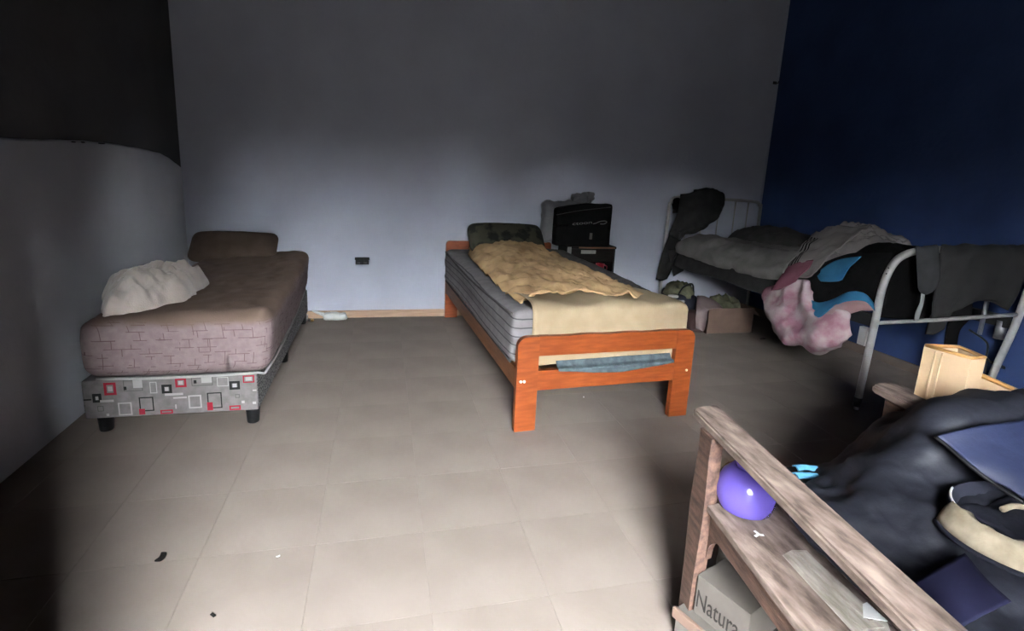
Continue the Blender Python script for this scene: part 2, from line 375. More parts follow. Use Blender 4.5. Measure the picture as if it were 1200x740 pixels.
def lettering(name, text, size, m, parent, org, ux, uy, depth=.0006, shear=0):
    cu = bpy.data.curves.new('txt', 'FONT'); cu.body = text; cu.size = size; cu.extrude = depth; cu.align_x = 'LEFT'; cu.shear = shear
    t = bpy.data.objects.new('txt', cu); C.objects.link(t); bpy.context.view_layer.update()
    me = bpy.data.meshes.new_from_object(t.evaluated_get(bpy.context.evaluated_depsgraph_get()))
    C.objects.unlink(t); bpy.data.objects.remove(t)
    ux, uy, org = Vector(ux), Vector(uy), Vector(org); nz = ux.normalized().cross(uy.normalized())
    V = [org + ux * v.co.x + uy * v.co.y + nz * v.co.z for v in me.vertices]; Fc = [list(p.vertices) for p in me.polygons]
    bpy.data.meshes.remove(me)
    return link(name, V, Fc, m, parent)

# ================================================================== THE ROOM
XL, YB, XR, CEIL = -1.335, 4.193, 3.333, 2.9
def xr(y): return XR + (YB - y) * .05                      # the right wall opens out a little towards the front
fl = structure(box('floor', (XL - .1, 4.0, FRONT_Y - .16, YB + .1, -.08, -.0025), m_grout, bev=0), 'beige tiled floor with faint worn joints')
TX, TY, G = .333, .3345, .0006
cache = {}
gx0, gy0 = -.205 - 4 * TX, 1.232 - 5 * TY
for i in range(16):
    for j in range(-3, 15):
        x0, x1 = max(gx0 + i * TX, XL), min(gx0 + (i + 1) * TX, xr(gy0 + j * TY) ); y0, y1 = max(gy0 + j * TY, FRONT_Y), min(gy0 + (j + 1) * TY, YB)
        if x1 - x0 < .03 or y1 - y0 < .03: continue
        k = (round(x1 - x0, 3), round(y1 - y0, 3))
        if k not in cache:
            v, f = box_vf(-k[0] / 2 + G / 2, k[0] / 2 - G / 2, -k[1] / 2 + G / 2, k[1] / 2 - G / 2, -.012, 0, .0004, 1)
            me = bpy.data.meshes.new('floor_tile'); me.from_pydata(v, [], f); me.materials.append(m_tile); cache[k] = me
        o = bpy.data.objects.new('floor_tile', cache[k]); C.objects.link(o); o.parent = fl
        o.location = Vector(((x0 + x1) / 2, (y0 + y1) / 2, rnd.uniform(-.0002, 0))) - WL[fl.name]
        o.rotation_euler = (rnd.uniform(-.0005, .0005), rnd.uniform(-.0005, .0005), 0)
structure(box('wall_back', (XL - .2, 4.2, YB, YB + .15, 0, CEIL), m_wall, bev=0), 'pale lilac grey plaster wall behind the beds')
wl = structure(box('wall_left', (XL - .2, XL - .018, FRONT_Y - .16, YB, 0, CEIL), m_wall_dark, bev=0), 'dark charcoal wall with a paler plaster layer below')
# paler lower plaster layer with an uneven top edge that dies away before the corner
tops = [(FRONT_Y, 1.16), (.8, 1.19), (1.6, 1.2), (2.1, 1.21), (2.351, 1.213), (2.7, 1.222), (2.95, 1.228), (3.18, 1.226), (3.45, 1.215), (3.77, 1.195), (3.98, 1.16), (YB, 1.10)]
tt = cat_rom([(y, z, 0) for y, z in tops], 5)
V = []; Fc = []
for i, q in enumerate(tt):
    z = q.y + .004 * noise.noise(Vector((q.x * 9, 0, 0))); e = .016 * min(1, max(0, (4.15 - q.x) / .5)) + .002
    V += [Vector((XL - .018 + e, q.x, 0)), Vector((XL - .018 + e, q.x, z - .008)), Vector((XL - .018 + e * .5, q.x, z)), Vector((XL - .03, q.x, z + .003))]
for i in range(len(tt) - 1):
    for k in range(3): Fc.append([i * 4 + k, i * 4 + k + 1, i * 4 + 4 + k + 1, i * 4 + 4 + k])
link('lower_plaster', V, Fc, m_wall_left, wl, True)
for (u, v) in ((119, 167), (86, 165), (97, 165.5)):        # chipped spots along the edge
    p = at(u, v, X=XL)
    rbox('chip', (.006, .06 if u > 100 else .03, .007), .0025, (2, 4, 2), m_wall_dark, wl, xf=lambda q, p=p: Vector((XL, p.y, p.z - .005)) + q)
V, Fc = prism([(XR, YB), (xr(FRONT_Y - .16), FRONT_Y - .16), (4.2, FRONT_Y - .16), (4.2, YB)], lambda a, b, t: Vector((a, b, t * CEIL)))
wr_ = structure(link('wall_right', V, Fc, m_blue), 'dark blue painted wall beside the iron bed')
structure(box('ceiling', (XL - .2, 4.2, FRONT_Y - .16, YB + .15, CEIL, CEIL + .12), m_ceil, bev=0))
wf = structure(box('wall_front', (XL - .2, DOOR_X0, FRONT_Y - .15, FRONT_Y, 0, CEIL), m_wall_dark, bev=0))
box('added_shade_wall', (XL - .018, -.42, FRONT_Y, .62, 0, CEIL), m_wall_dark, wf, bev=0)  # unseen jut, added to shade the near left floor and wall
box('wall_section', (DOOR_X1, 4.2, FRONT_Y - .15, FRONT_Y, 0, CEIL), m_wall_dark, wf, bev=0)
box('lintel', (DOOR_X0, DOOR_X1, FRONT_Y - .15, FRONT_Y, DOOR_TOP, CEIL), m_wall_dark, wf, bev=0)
structure(box('ground', (-15, 15, -30, FRONT_Y - .16, -.2, -.06), m_outdoor, bev=0))
sky_ = [(-40, -.2)] + [(-40 + 1.25 * k, 6.2 if k % 2 else 3.0) for k in range(65)] + [(40, -.2)]      # added unseen zigzag screen, shaped to fade the skylight on the walls
V, Fc = prism(sky_, lambda a, b, t: Vector((a, -14 - .4 * t, b)))
structure(link('added_sky_screen', V, Fc, m_outdoor), 'unseen dark jagged screen added across the yard to cut low daylight')
structure(box('baseboard_back', (XL + .002, XR, YB - .013, YB - .0005, 0, .058), m_base, bev=.002), 'pale pine skirting board along the back wall')
V, Fc = prism([(XR - .002, YB - .014), (xr(1.2) - .002, 1.2), (xr(1.2) - .015, 1.2), (XR - .015, YB - .014)], lambda a, b, t: Vector((a, b, t * .06)))
structure(link('baseboard_right', V, Fc, mat('dark_skirting', (.16, .12, .10), .7)), 'dark brown skirting board under the blue wall')
# plaster ridge in the right corner with a small hook
tube('corner_bead', [(XR - .004, YB - .004, .9), (XR - .005, YB - .005, 1.6), (XR - .003, YB - .004, 2.2), (XR - .005, YB - .004, 2.89)], .009, m_wall, wr_, 8, 6)
p = at(911, 97, Y=YB - .02)
hk = thing('wall_hook', (p.x, YB - .001, p.z), 'small dark hook on the wall at the far right corner', 'hook')
box('plate', (p.x - .03, p.x + .02, YB - .006, YB - .001, p.z - .012, p.z + .012), m_metald, hk, .001)
tube('hook', [(p.x, YB - .005, p.z), (p.x, YB - .03, p.z - .005), (p.x, YB - .035, p.z + .012)], .004, m_metald, hk, 8, 4)

# wall socket, black, in the back wall
p = at(424.5, 305.5, Y=YB)
so = thing('wall_socket', (p.x, YB, p.z), 'black taped wall socket between the two beds', 'socket')
box('face_plate', (p.x - .05, p.x + .05, YB - .012, YB - .001, p.z - .03, p.z + .024), m_black, so, .003)
box('cover_strip', (p.x - .054, p.x + .054, YB - .017, YB - .011, p.z + .006, p.z + .027), m_blk, so, .002)
for dx in (-.022, .022):
    lathe('outlet', [(.0, .0), (.012, .0), (.014, .004), (.009, .006), (0, .004)], (p.x + dx, YB - .015, p.z - .018), m_dgrey, so, 16)

# ================================================================== LEFT BED
BX0, BX1, BY0, BY1 = -1.217, -.543, 2.423, 4.10
base = thing('bed_base', ((BX0 + BX1) / 2, BY0, 0), 'low upholstered bed base in grey cloth printed with red, black and white squares', 'bed base')
v, f = box_vf(BX0, BX1, BY0, BY1, .076, .246, .006)
mids = []
for q in f:
    nn = (v[q[1]] - v[q[0]]).cross(v[q[2]] - v[q[0]]); mids.append(1 if abs(nn.x) > max(abs(nn.y), abs(nn.z)) else 0)
link('body', v, f, [m_basefab, m_speck], base, False, mids)
sk = lambda a, b, c, d: (a, b, c, d)
def zp(x, y):    # pixel of a detail crop -> front face of the base
    p = at(85 + x / 4.615, 410 + y / 4.615, Y=BY0); return p.x, p.z
prints = [  # x0, y0, x1, y1, line width (0 = filled), material
    (165, 180, 240, 245, 15, m_red), (190, 200, 218, 225, 0, m_white), (105, 240, 160, 285, 16, m_blk), (124, 255, 142, 272, 0, m_white),
    (270, 150, 382, 222, 4, m_dgrey), (325, 165, 380, 205, 0, m_white), (276, 200, 294, 218, 0, m_blk), (415, 175, 460, 235, 5, m_white),
    (480, 190, 540, 235, 15, m_blk), (500, 203, 520, 222, 0, m_white), (553, 155, 618, 202, 13, m_red), (573, 170, 598, 188, 0, m_white),
    (640, 136, 760, 192, 5, m_dgrey), (695, 142, 755, 177, 0, m_white), (655, 165, 672, 182, 0, m_blk), (780, 150, 845, 196, 4, m_white),
    (847, 171, 907, 214, 15, m_blk), (867, 184, 888, 202, 0, m_white), (920, 136, 985, 177, 8, m_red), (935, 148, 970, 166, 0, m_white),
    (358, 258, 444, 330, 7, m_blk), (360, 320, 396, 349, 0, m_red), (245, 287, 327, 352, 8, m_white), (475, 326, 546, 350, 9, m_red),
    (625, 247, 702, 314, 9, m_white), (727, 233, 812, 314, 7, m_blk), (728, 284, 762, 326, 0, m_red), (848, 302, 912, 327, 10, m_red),
    (880, 240, 905, 260, 4, m_dgrey), (500, 236, 600, 244, 0, m_white), (545, 255, 620, 261, 0, m_white), (150, 272, 226, 281, 0, m_white),
    (135, 305, 172, 332, 4, m_dgrey), (185, 345, 202, 357, 0, m_white), (556, 295, 566, 318, 0, m_white), (915, 275, 932, 288, 0, m_white),
    (975, 280, 994, 292, 0, m_white), (50, 268, 104, 273, 0, m_blk), (40, 300, 72, 305, 0, m_dgrey), (975, 215, 1003, 221, 0, m_white)]
for k, (a, b, c_, d, lw, mm) in enumerate(prints):
    x0, z1 = zp(a, b); x1, z0 = zp(c_, d); z1 = min(z1, .243); x1 = min(x1, BX1 - .004); x0 = max(x0, BX0 + .004); z0 = max(z0, .082)
    L_ = lw / 4.615 * .00325; yy = BY0 - .0006 - .00006 * k - (0 if lw else .0008)
    if z1 <= z0 or x1 <= x0: continue
    O_ = [(x0, z0), (x1, z0), (x1, z1), (x0, z1)]; I_ = [(x0 + L_, z0 + L_), (x1 - L_, z0 + L_), (x1 - L_, z1 - L_), (x0 + L_, z1 - L_)]
    if lw and x1 - x0 > 2.2 * L_ and z1 - z0 > 2.2 * L_:
        link('printed_square', [Vector((q[0], yy, q[1])) for q in O_ + I_], [[i, (i + 1) % 4, 4 + (i + 1) % 4, 4 + i] for i in range(4)], mm, base)
    else: link('printed_square', [Vector((q[0], yy, q[1])) for q in O_], [[0, 1, 2, 3]], mm, base)
for x, y in ((-1.166, 2.475), (-.578, 2.47), (-1.166, 4.05), (-.578, 4.05), (-.578, 3.25), (-1.166, 3.25)):
    lathe('leg', [(0, 0), (.024, 0), (.026, .004), (.030, .06), (.033, .077), (0, .077)], (x, y, 0), m_black, base, 20)
# mattress
MX0, MX1, MY0, MY1, MZ0, MZ1 = -1.212, -.462, 2.408, 4.13, .248, .535
cx, cy, cz = (MX0 + MX1) / 2, (MY0 + MY1) / 2, (MZ0 + MZ1) / 2
def lm(p):
    tx = (p.x) / (MX1 - MX0) * 2; ty = (p.y - (MY0 - cy)) / (MY1 - MY0); tz = (p.z) / (MZ1 - MZ0) * 2
    q = p.copy()
    if tz > 0: q.z += tz * (-.03 * math.sin(math.pi * min(1, max(0, ty))) * (1 - tx * tx * .6) - .03 * max(0, -tx) + .010 * fbm(p, 5, 2) + .009 * ridge((p.x * .5, p.y, p.z), 14, 1) * (.3 + max(0, tx)))
    q.x -= .055 * max(0, tx) * ty                               # narrower towards the wall
    q.x += .018 * math.sin(ty * math.pi) * max(0, tx) - .03 * (1 - max(-1, tz)) / 2 * (tx > .5)
    bul = (1 - tz * tz)
    if ty < .03: q.y -= .018 * bul
    q += Vector((fbm(p, 7, 5), fbm(p, 7, 6), 0)) * .005
    return q
def lmids(V, Fc):
    out = []
    for q in Fc:
        c0 = sum((V[i] for i in q), Vector()) / len(q); n0 = (V[q[1]] - V[q[0]]).cross(V[q[2]] - V[q[0]]).normalized()
        out.append(1 if abs(n0.z) > .72 and c0.z > 0 else 0)
    return out
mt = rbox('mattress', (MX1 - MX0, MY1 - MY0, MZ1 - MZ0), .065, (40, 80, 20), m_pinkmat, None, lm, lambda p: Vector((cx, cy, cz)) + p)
tag(mt, 'thick pink grey mattress with block print and top darkened by painted shade on the printed base', 'mattress')
V, Fc = tube_vf(cat_rom([(MX0 + .06, MY0 + .0, MZ0 + .012), (-.9, MY0 - .004, MZ0 + .006), (-.56, MY0 - .002, MZ0 + .012), (-.5, MY0 + .06, MZ0 + .012), (-.51, 3.2, MZ0 + .012), (-.55, 4.05, MZ0 + .012)], 8), .006, 8)
link('piping', V, Fc, m_white, mt, True)
# brown pillow propped at the head
def pil(p, sx, sy, sz):
    a, b = p.x / (sx / 2), p.y / (sy / 2); q = p.copy(); q.z *= max(.12, (1 - abs(a) ** 3.5) ** .6 * (1 - abs(b) ** 3.5) ** .6 if abs(a) < 1 and abs(b) < 1 else 0)
    q.z += .006 * fbm(p, 8, 9); return q
def pillow(name, size, m, xf, seed=0):
    return rbox(name, size, min(size) * .45, (28, 20, 10), m, None, lambda p: pil(p, *size), xf)
def tilt_xf(c, ang, yaw=0):
    ca, sa = math.cos(ang), math.sin(ang); cyw, syw = math.cos(yaw), math.sin(yaw)
    def f(p):
        x, y, z = p.x, p.y * ca - p.z * sa, p.y * sa + p.z * ca
        return Vector((c[0] + x * cyw - y * syw, c[1] + x * syw + y * cyw, c[2] + z))
    return f
tag(pillow('pillow', (.56, .27, .15), m_pillow, tilt_xf((-1.005, 4.035, .572), math.radians(42), .0)), 'flat brown pillow propped against the wall on the pink mattress', 'pillow')
tag(mound('crumpled_blanket', (-1.085, 2.86, .505), .20, .37, .12, m_blanket, None, -.06, .034, 9, 4, 44, 150, .95, .30, 0, .9, .40), 'crumpled off white blanket heaped on the pink mattress beside the left wall', 'blanket')

# ================================================================== ORANGE BED
OF = frame((.591, 2.191, 0), .052)
ob = thing('wooden_bed', OF((.46, 1.0, 0)), 'orange varnished wooden single bed frame with rounded footboard', 'bed')
W, FH, HH = .922, .457, .622
def plank(name, poly, y0, y1, m=m_orange):
    V, Fc = prism(poly, lambda a, b, t: (a, y0 + t * (y1 - y0), b), OF); return link(name, V, Fc, m, ob)
plank('leg', rounded(0, .102, 0, FH, .045, {'tl'}), 0, .032)
plank('leg', rounded(W - .102, W, 0, FH, .045, {'tr'}), 0, .032)
top = [(.102, FH - .092), (W - .102, FH - .092)] + [(W - .102 - (W - .204) * i / 16, FH + .002 * math.sin(i * 1.3)) for i in range(17)]
plank('foot_top_rail', top, .002, .030, m_orange_h)
plank('foot_lower_rail', [(.102, .198), (W - .102, .198), (W - .102, .292), (.102, .292)], .002, .030, m_orange_h)
plank('leg', rounded(0, .10, 0, HH, .03, {'tl'}), 1.945, 1.975)
plank('leg', rounded(W - .145, W - .045, 0, HH, .03, {'tr'}), 1.945, 1.975)
plank('headboard_panel', [(.10, .33), (W - .145, .33), (W - .145, HH), (.10, HH)], 1.947, 1.973, m_orange_h)
plank('head_lower_rail', [(.10, .20), (W - .145, .20), (W - .145, .28), (.10, .28)], 1.947, 1.973, m_orange_h)
box('side_rail', (.002, .024, .032, 1.945, .205, .295), m_rail, ob, .002, OF)
V, Fc = prism([(W - .026, .032), (W - .004, .032), (W - .049, 1.945), (W - .071, 1.945)], lambda a, b, t: (a, b, .205 + .09 * t), OF)
link('side_rail', V, Fc, m_rail, ob)
for k in range(11):
    y = .14 + k * .165; box('slat', (.025, W - .075, y, y + .07, .281, .295), m_rail, ob, .002, OF)
for x in (.02, W - .03):
    for dx in (0, .016) if x < .1 else (0,):
        c0 = OF((x + dx, -.001, .247)); tube('bolt', [c0 + Vector((0, .01, 0)), c0 - Vector((0, .003, 0))], .0065, m_chrome, ob, 12)
# mattress
m0 = (-.012, .862, .045, 1.93, .297, .567)
mc = [(m0[0] + m0[1]) / 2, (m0[2] + m0[3]) / 2, (m0[4] + m0[5]) / 2]
def om(p):
    q = p.copy(); ty = p.y / (m0[3] - m0[2]) + .5; tz = p.z / (m0[5] - m0[4]) * 2; tx = p.x / (m0[1] - m0[0]) * 2
    if tz > 0: q.z -= tz * .035 * math.sin(math.pi * ty) * (1 - .3 * tx * tx)
    if tz < 0: q.z += .012 * fbm(p, 4, 3) * -tz + .01 * -tz
    if tx < 0: q.x += tx * .02 * math.sin(ty * 7) * .4 - .012 * math.sin((p.z + .14) * 44) * .35 * (abs(tx) > .9)
    return q
sm = rbox('mattress', (m0[1] - m0[0], m0[3] - m0[2], m0[5] - m0[4]), .045, (24, 60, 24), m_stripemat, None, om, lambda p: OF((mc[0] + p.x, mc[1] + p.y, mc[2] + p.z)))
tag(sm, 'grey striped quilted mattress lying on the orange wooden bed', 'mattress')
for z in (.315, .552):
    tube('piping', [OF((-.004 + (.0 if z > .5 else .005), .07 + k * .09, z - (.03 * math.sin(math.pi * (.07 + k * .09) / 1.95) if z > .5 else -.006))) - Vector((.012, 0, 0)) for k in range(21)], .006, m_greyblk, sm, 8)
# yellow sheet over the foot end
def oz(y): return .574 - .035 * math.sin(math.pi * y / 1.95)
rows = []
for y, z in ((.040, .300), (.036, .36), (.036, .46), (.036, .535), (.045, .575), (.10, .592), (.24, .586), (.40, .578)):
    r = []
    for k in range(7):
        x = .075 + (.80 - .0) * k / 6 - (.0 if y > .05 else 0)
        zz = z + .012 * math.sin(k * 2.1 + y * 9) * (y > .05)
        if k == 6 and y > .05: zz -= .02
        if z < .31: zz = .302 + .008 * math.sin(k * 1.7)
        r.append(OF((x, y + (.0 if z > .57 else -.002 * math.sin(k * 2)), zz)))
    r.append(OF((.895, max(y, .05), min(z, .50)))); rows.append(r)
ys = sheet('yellow_sheet', rows, m_yellow, None, 6, .005, .004, 9, 1, Vector((0, -.5, 1)))
tag(ys, 'smooth pale yellow sheet hanging over the foot end of the wooden bed', 'bed sheet')
# crumpled soiled part towards the head, outline from the photograph on the mattress top
lft = [(612, 349), (592, 336), (577, 322), (562, 308), (552, 296), (552, 287)]
rgt = [(772, 350), (735, 334), (706, 321), (672, 306), (645, 296), (632, 288)]
rows = []
for i, (a, b) in enumerate(zip(lft, rgt)):
    r = []
    for k in range(9):
        t = k / 8; p = at(a[0] + (b[0] - a[0]) * t, a[1] + (b[1] - a[1]) * t, Z=.585 if i else .59)
        e = math.sin(math.pi * min(1, max(0, t))) ** .5
        p.z = .550 + (.055 * e if 0 < k < 8 else -.006) + (.03 if i in (4, 5) else .0) * e; r.append(p)
    rows.append(r)
yb = sheet('crumpled_blanket', rows, m_yellow2, None, 14, .008, .012, 11, 3, Vector((0, 0, 1)), .024)
tag(yb, 'crumpled soiled tan yellow blanket along the middle of the wooden bed', 'blanket')
# dark grey blanket strip on the right side
rows = []
for i, (a, b) in enumerate((((768, 346), (778, 352)), ((735, 333), (752, 338)), ((706, 320), (726, 325)), ((672, 305), (694, 310)), ((640, 292), (664, 297)))):
    p = at(*a, Z=.565); q = at(*b, Z=.565); q2 = q + Vector((.03, 0, -.10))
    p0 = p + Vector((-.10, 0, -.005))
    rows.append([p0, p, (p + q) / 2 + Vector((0, 0, .008)), q, q2])
tag(sheet('blanket', rows, m_greyblk, None, 6, .006, .006, 9, 6, Vector((0, 0, 1))), 'dark grey blanket showing along the far side of the wooden bed', 'blanket')
# slate cloth sagging into the slot of the footboard
wv_ = [(.5 - .5 * math.cos(2 * math.pi * min(1, k / 9))) * .5 + .5 * math.sin(math.pi * k / 9) for k in range(10)]
rows = [[OF((.20 + .61 * k / 9, y0, z0 - dz * wv_[k] + .006 * k / 9)) for k in range(10)] for y0, z0, dz in ((.0335, .325, .0), (.018, .303, .002), (-.003, .299, .006), (-.006, .293, .016), (-.006, .288, .026))]
tag(sheet('slate_cloth', rows, m_teal, None, 5, .004, .003, 14, 8), 'ragged slate grey cloth edge sagging in the footboard gap', 'cloth')
tag(pillow('camouflage_pillow', (.60, .30, .17), m_camo, tilt_xf((.94, 4.0, .665), math.radians(44), .03)), 'dark camouflage pillow leaning on the headboard of the wooden bed', 'pillow')

# ================================================================== NIGHTSTAND
NX0, NX1, NY0, NY1, NZ = 1.425, 1.832, 3.93, 4.175, .622
ns = thing('nightstand', ((NX0 + NX1) / 2, NY0, 0), 'dark wooden nightstand between the wooden bed and the iron bed', 'nightstand')
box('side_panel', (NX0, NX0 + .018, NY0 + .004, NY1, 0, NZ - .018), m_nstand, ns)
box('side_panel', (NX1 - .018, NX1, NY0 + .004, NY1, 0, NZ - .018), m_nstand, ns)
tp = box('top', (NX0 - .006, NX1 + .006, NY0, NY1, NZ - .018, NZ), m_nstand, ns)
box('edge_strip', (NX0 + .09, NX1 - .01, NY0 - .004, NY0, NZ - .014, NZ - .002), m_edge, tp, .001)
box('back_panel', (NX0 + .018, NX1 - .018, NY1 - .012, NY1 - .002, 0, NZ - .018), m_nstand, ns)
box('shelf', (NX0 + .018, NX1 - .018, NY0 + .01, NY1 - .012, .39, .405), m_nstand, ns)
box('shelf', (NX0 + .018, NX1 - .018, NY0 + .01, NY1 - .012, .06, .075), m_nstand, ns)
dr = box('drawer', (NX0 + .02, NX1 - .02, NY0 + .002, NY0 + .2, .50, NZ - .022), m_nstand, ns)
p = at(690, 295.5, Y=NY0)
box('label_plate', (p.x - .065, p.x + .06, NY0 - .001, NY0 + .002, p.z - .014, p.z + .014), m_label, dr, .0005)
p = at(647, 292, Y=4.10)
box('paper_tag', (NX0 - .005, NX0 + .028, NY0 - .002, NY0 + .003, NZ - .08, NZ - .004), m_label, ns, .0005)
p = at(703, 316, Y=NY0 + .05)
cup = thing('red_cup', (p.x, NY0 + .055, .405), 'small red plastic cup on the nightstand shelf', 'cup')
lathe('body', [(0, 0), (.026, 0), (.033, .03), (.036, .07), (.034, .07), (.03, .03), (.0, .006)], (p.x, NY0 + .055, .405), m_redplast, cup, 24)
tube('handle', [(p.x + .034, NY0 + .05, .465), (p.x + .056, NY0 + .045, .455), (p.x + .054, NY0 + .045, .43), (p.x + .032, NY0 + .05, .42)], .004, m_redplast, cup, 8, 5)
# black bag on the nightstand
bx0, bx1 = 1.315, 1.782
bag = thing('black_bag', ((bx0 + bx1) / 2, NY0 + .1, NZ), 'square black bag with pale lettering on top of the nightstand', 'bag')
def bagf(p):
    q = p.copy(); tx = p.x / (bx1 - bx0) * 2
    if p.z > 0: q.z += -.035 * max(0, -tx) + .006 * tx + .006 * fbm(p, 9, 2)
    q += Vector((0, fbm(p, 6, 1) * .006, 0)); return q
rbox('body', (bx1 - bx0, .095, .335), .018, (20, 8, 16), m_blackfab, bag, bagf, lambda p: Vector(((bx0 + bx1) / 2, NY0 + .0575, NZ + .1675)) + p)
yf = NY0 + .004
a = at(670.5, 264, Y=yf); b = at(694.5, 262, Y=yf)
ux = Vector((1, 0, (b.z - a.z) / (b.x - a.x)))
lettering('lettering', 'ctoon', .055, m_letter, bag, (a.x, yf, a.z - .001), ux * 1.28, (0, 0, .62))
c0 = [at(u, v, Y=yf - .001) for u, v in ((695, 262.5), (699, 261.5), (703, 259.8), (709, 259.2), (711, 260.6), (708, 262.6), (703.5, 262.6))]
tube('swoosh_print', c0, .0035, m_letter, bag, 6, 4)
p = at(692.2, 277, Y=yf); box('tag', (p.x - .009, p.x + .013, yf - .002, yf + .003, p.z - .025, p.z + .025), m_sheet, bag, .001)
tube('zip_seam', [at(u, v, Y=yf - .0005) for u, v in ((652, 252), (680, 247), (716, 243))], .003, m_metald, bag, 6, 4)
# grey plastic bag behind it, with a knotted top
def pb(p):
    q = p.copy(); q += Vector((fbm(p, 6, 3), fbm(p, 6, 4), fbm(p, 6, 5))) * .025; return q
plb = thing('plastic_bag', (1.36, 4.08, NZ), 'crumpled grey plastic bag squeezed behind the black bag', 'plastic bag')
rbox('body', (.42, .11, .33), .05, (24, 12, 18), m_plbag, plb, pb, lambda p: Vector((1.455, 4.112, NZ + .178)) + p)
rbox('knot', (.20, .07, .085), .03, (16, 8, 10), m_plbag, plb, lambda p: p + Vector((fbm(p, 14, 7), fbm(p, 14, 8), fbm(p, 14, 9))) * .025, lambda p: Vector((1.575, 4.105, .995)) + p)

# ================================================================== IRON BED
ib = thing('iron_bed', (2.9, 3.1, 0), 'white tubular iron hospital bed with crank beside the blue wall', 'bed')
hy = 4.12
tube('headboard_tube', [(2.372, hy, 0), (2.376, hy, .3), (2.377, hy, .90), (2.392, hy, .985), (2.45, hy, 1.028), (2.8, hy, 1.026), (3.2, hy, 1.018), (3.262, hy, .985), (3.28, hy, .90), (3.28, hy, 0)], .014, m_metalw, ib, 12, 6)
tube('head_cross_rail', [(2.377, hy, .50), (3.28, hy, .50)], .011, m_metalw, ib)
for x in (2.55, 2.70, 2.86, 3.02, 3.15): tube('head_bar', [(x, hy, .50), (x, hy, 1.025)], .006, m_metalw, ib, 8)
fy0, fy1 = 2.17, 2.06
def footy(u): return fy0 + (fy1 - fy0) * min(1, max(0, (u - 1040) / 160))
fp = [at(1004.5, 472, Y=fy0)] + [at(u, v, Y=footy(u)) for u, v in ((1014, 430), (1025, 380), (1034, 338), (1046, 311), (1060, 299), (1080, 294), (1120, 292), (1160, 292), (1190, 295), (1208, 304), (1212, 320), (1203, 345), (1188, 385), (1160, 447))]
fp.append(Vector((fp[-1].x + .003, fp[-1].y, .03)))
tube('footboard_tube', fp, .0185, m_metalw, ib, 14, 6)
tube('foot_cross_rail', [at(1024, 379, Y=fy0), at(1100, 375, Y=footy(1100)), at(1191, 369, Y=footy(1191))], .0105, m_metalw, ib, 10, 3)
q = fp[0]
tube('leg_cap', [Vector((q.x, fy0, .02)), Vector((q.x + .001, fy0, .07))], .0205, m_metald, ib, 12)
tube('caster_tip', [Vector((q.x, fy0, .0)), Vector((q.x, fy0, .022))], .012, m_rubber, ib, 12)
tube('caster_tip', [Vector((fp[-1].x, fy1, .0)), Vector((fp[-1].x, fy1, .035))], .014, m_rubber, ib, 12)
for (A, B) in (((2.395, 4.11), (2.515, 2.19)), ((3.27, 4.11), (3.33, 2.09))):
    V, Fc = prism([(0, .465), (.03, .465), (.03, .53), (0, .53)], lambda a, b, t, A=A, B=B: Vector((A[0] + (B[0] - A[0]) * t + a, A[1] + (B[1] - A[1]) * t, b)))
    link('side_rail', V, Fc, m_metald, ib)
for k in range(9):
    y = 2.35 + k * .2; box('mesh_slat', (2.52 - (y - 2.2) * .065, 3.36 - (y - 2.2) * .05, y, y + .03, .518, .526), m_metald, ib, .001)
q = at(1015, 395, Y=2.2); box('rail_bracket', (q.x - .012, q.x + .014, 2.19, 2.24, q.z - .05, q.z + .05), m_metalw, ib, .003)
# crank gear and handle under the foot rail
b = at(1152, 374, Y=2.13)
tube('crank_rod', [Vector((b.x, 2.13, .62)), Vector((b.x, 2.13, .42))], .011, m_steel, ib, 12)
p = at(1172, 388, Y=2.125); tube('crank_housing', [Vector((p.x, 2.125, p.z + .06)), Vector((p.x, 2.125, p.z - .045))], .026, m_steel, ib, 16)
tube('crank_handle', [at(u, v, Y=2.12) for u, v in ((1136, 387), (1150, 396), (1157, 403), (1157, 412), (1156, 420), (1166, 427), (1177, 431.5))], .0055, m_metald, ib, 8, 4)
tube('handle_grip', [at(1162, 425, Y=2.12), at(1177, 431.5, Y=2.12)], .0095, m_black, ib, 10)
tube('crank_link', [at(1156, 420, Y=2.12), at(1154, 450, Y=2.12)], .003, m_metald, ib, 6)
for v in (321, 314.5): 
    p = at(1038.5 if v > 318 else 1041, v, Y=fy0 - .02); tube('tube_hole', [p, p - Vector((.0, .002, 0))], .004, m_black, ib, 8)

# bedding on the iron bed
def bedx(y): return 2.507 - (y - 2.17) * .0672            # left side x at a given y
V, Fc = rbox_vf(1, 1, 1, .0, 18, 40, 6); 
def imf(p):
    y = 2.24 + (p.y + .5) * 1.84; x0 = bedx(y) + .02; x1 = 3.30 + (4.12 - y) * .03
    return Vector((x0 + (p.x + .5) * (x1 - x0) + .008 * fbm((p.x * 2, y, 0), 4, 1), y, .529 + (p.z + .5) * .095 + (.012 * fbm((p.x, y, 1), 4, 3) if p.z > 0 else 0)))
rb = rbox('mattress', (1, 1, 1), .12, (18, 40, 8), m_dkblanket, None, None, imf)
tag(rb, 'thin dark mattress lying on the iron bed', 'mattress')
tag(mound('dark_blanket', (2.97, 3.53, .63), .30, .47, .20, m_dkblanket, None, .06, .022, 6, 2, 18, 60, 1.4, .10), 'dark brown grey blanket heaped at the head of the iron bed', 'blanket')
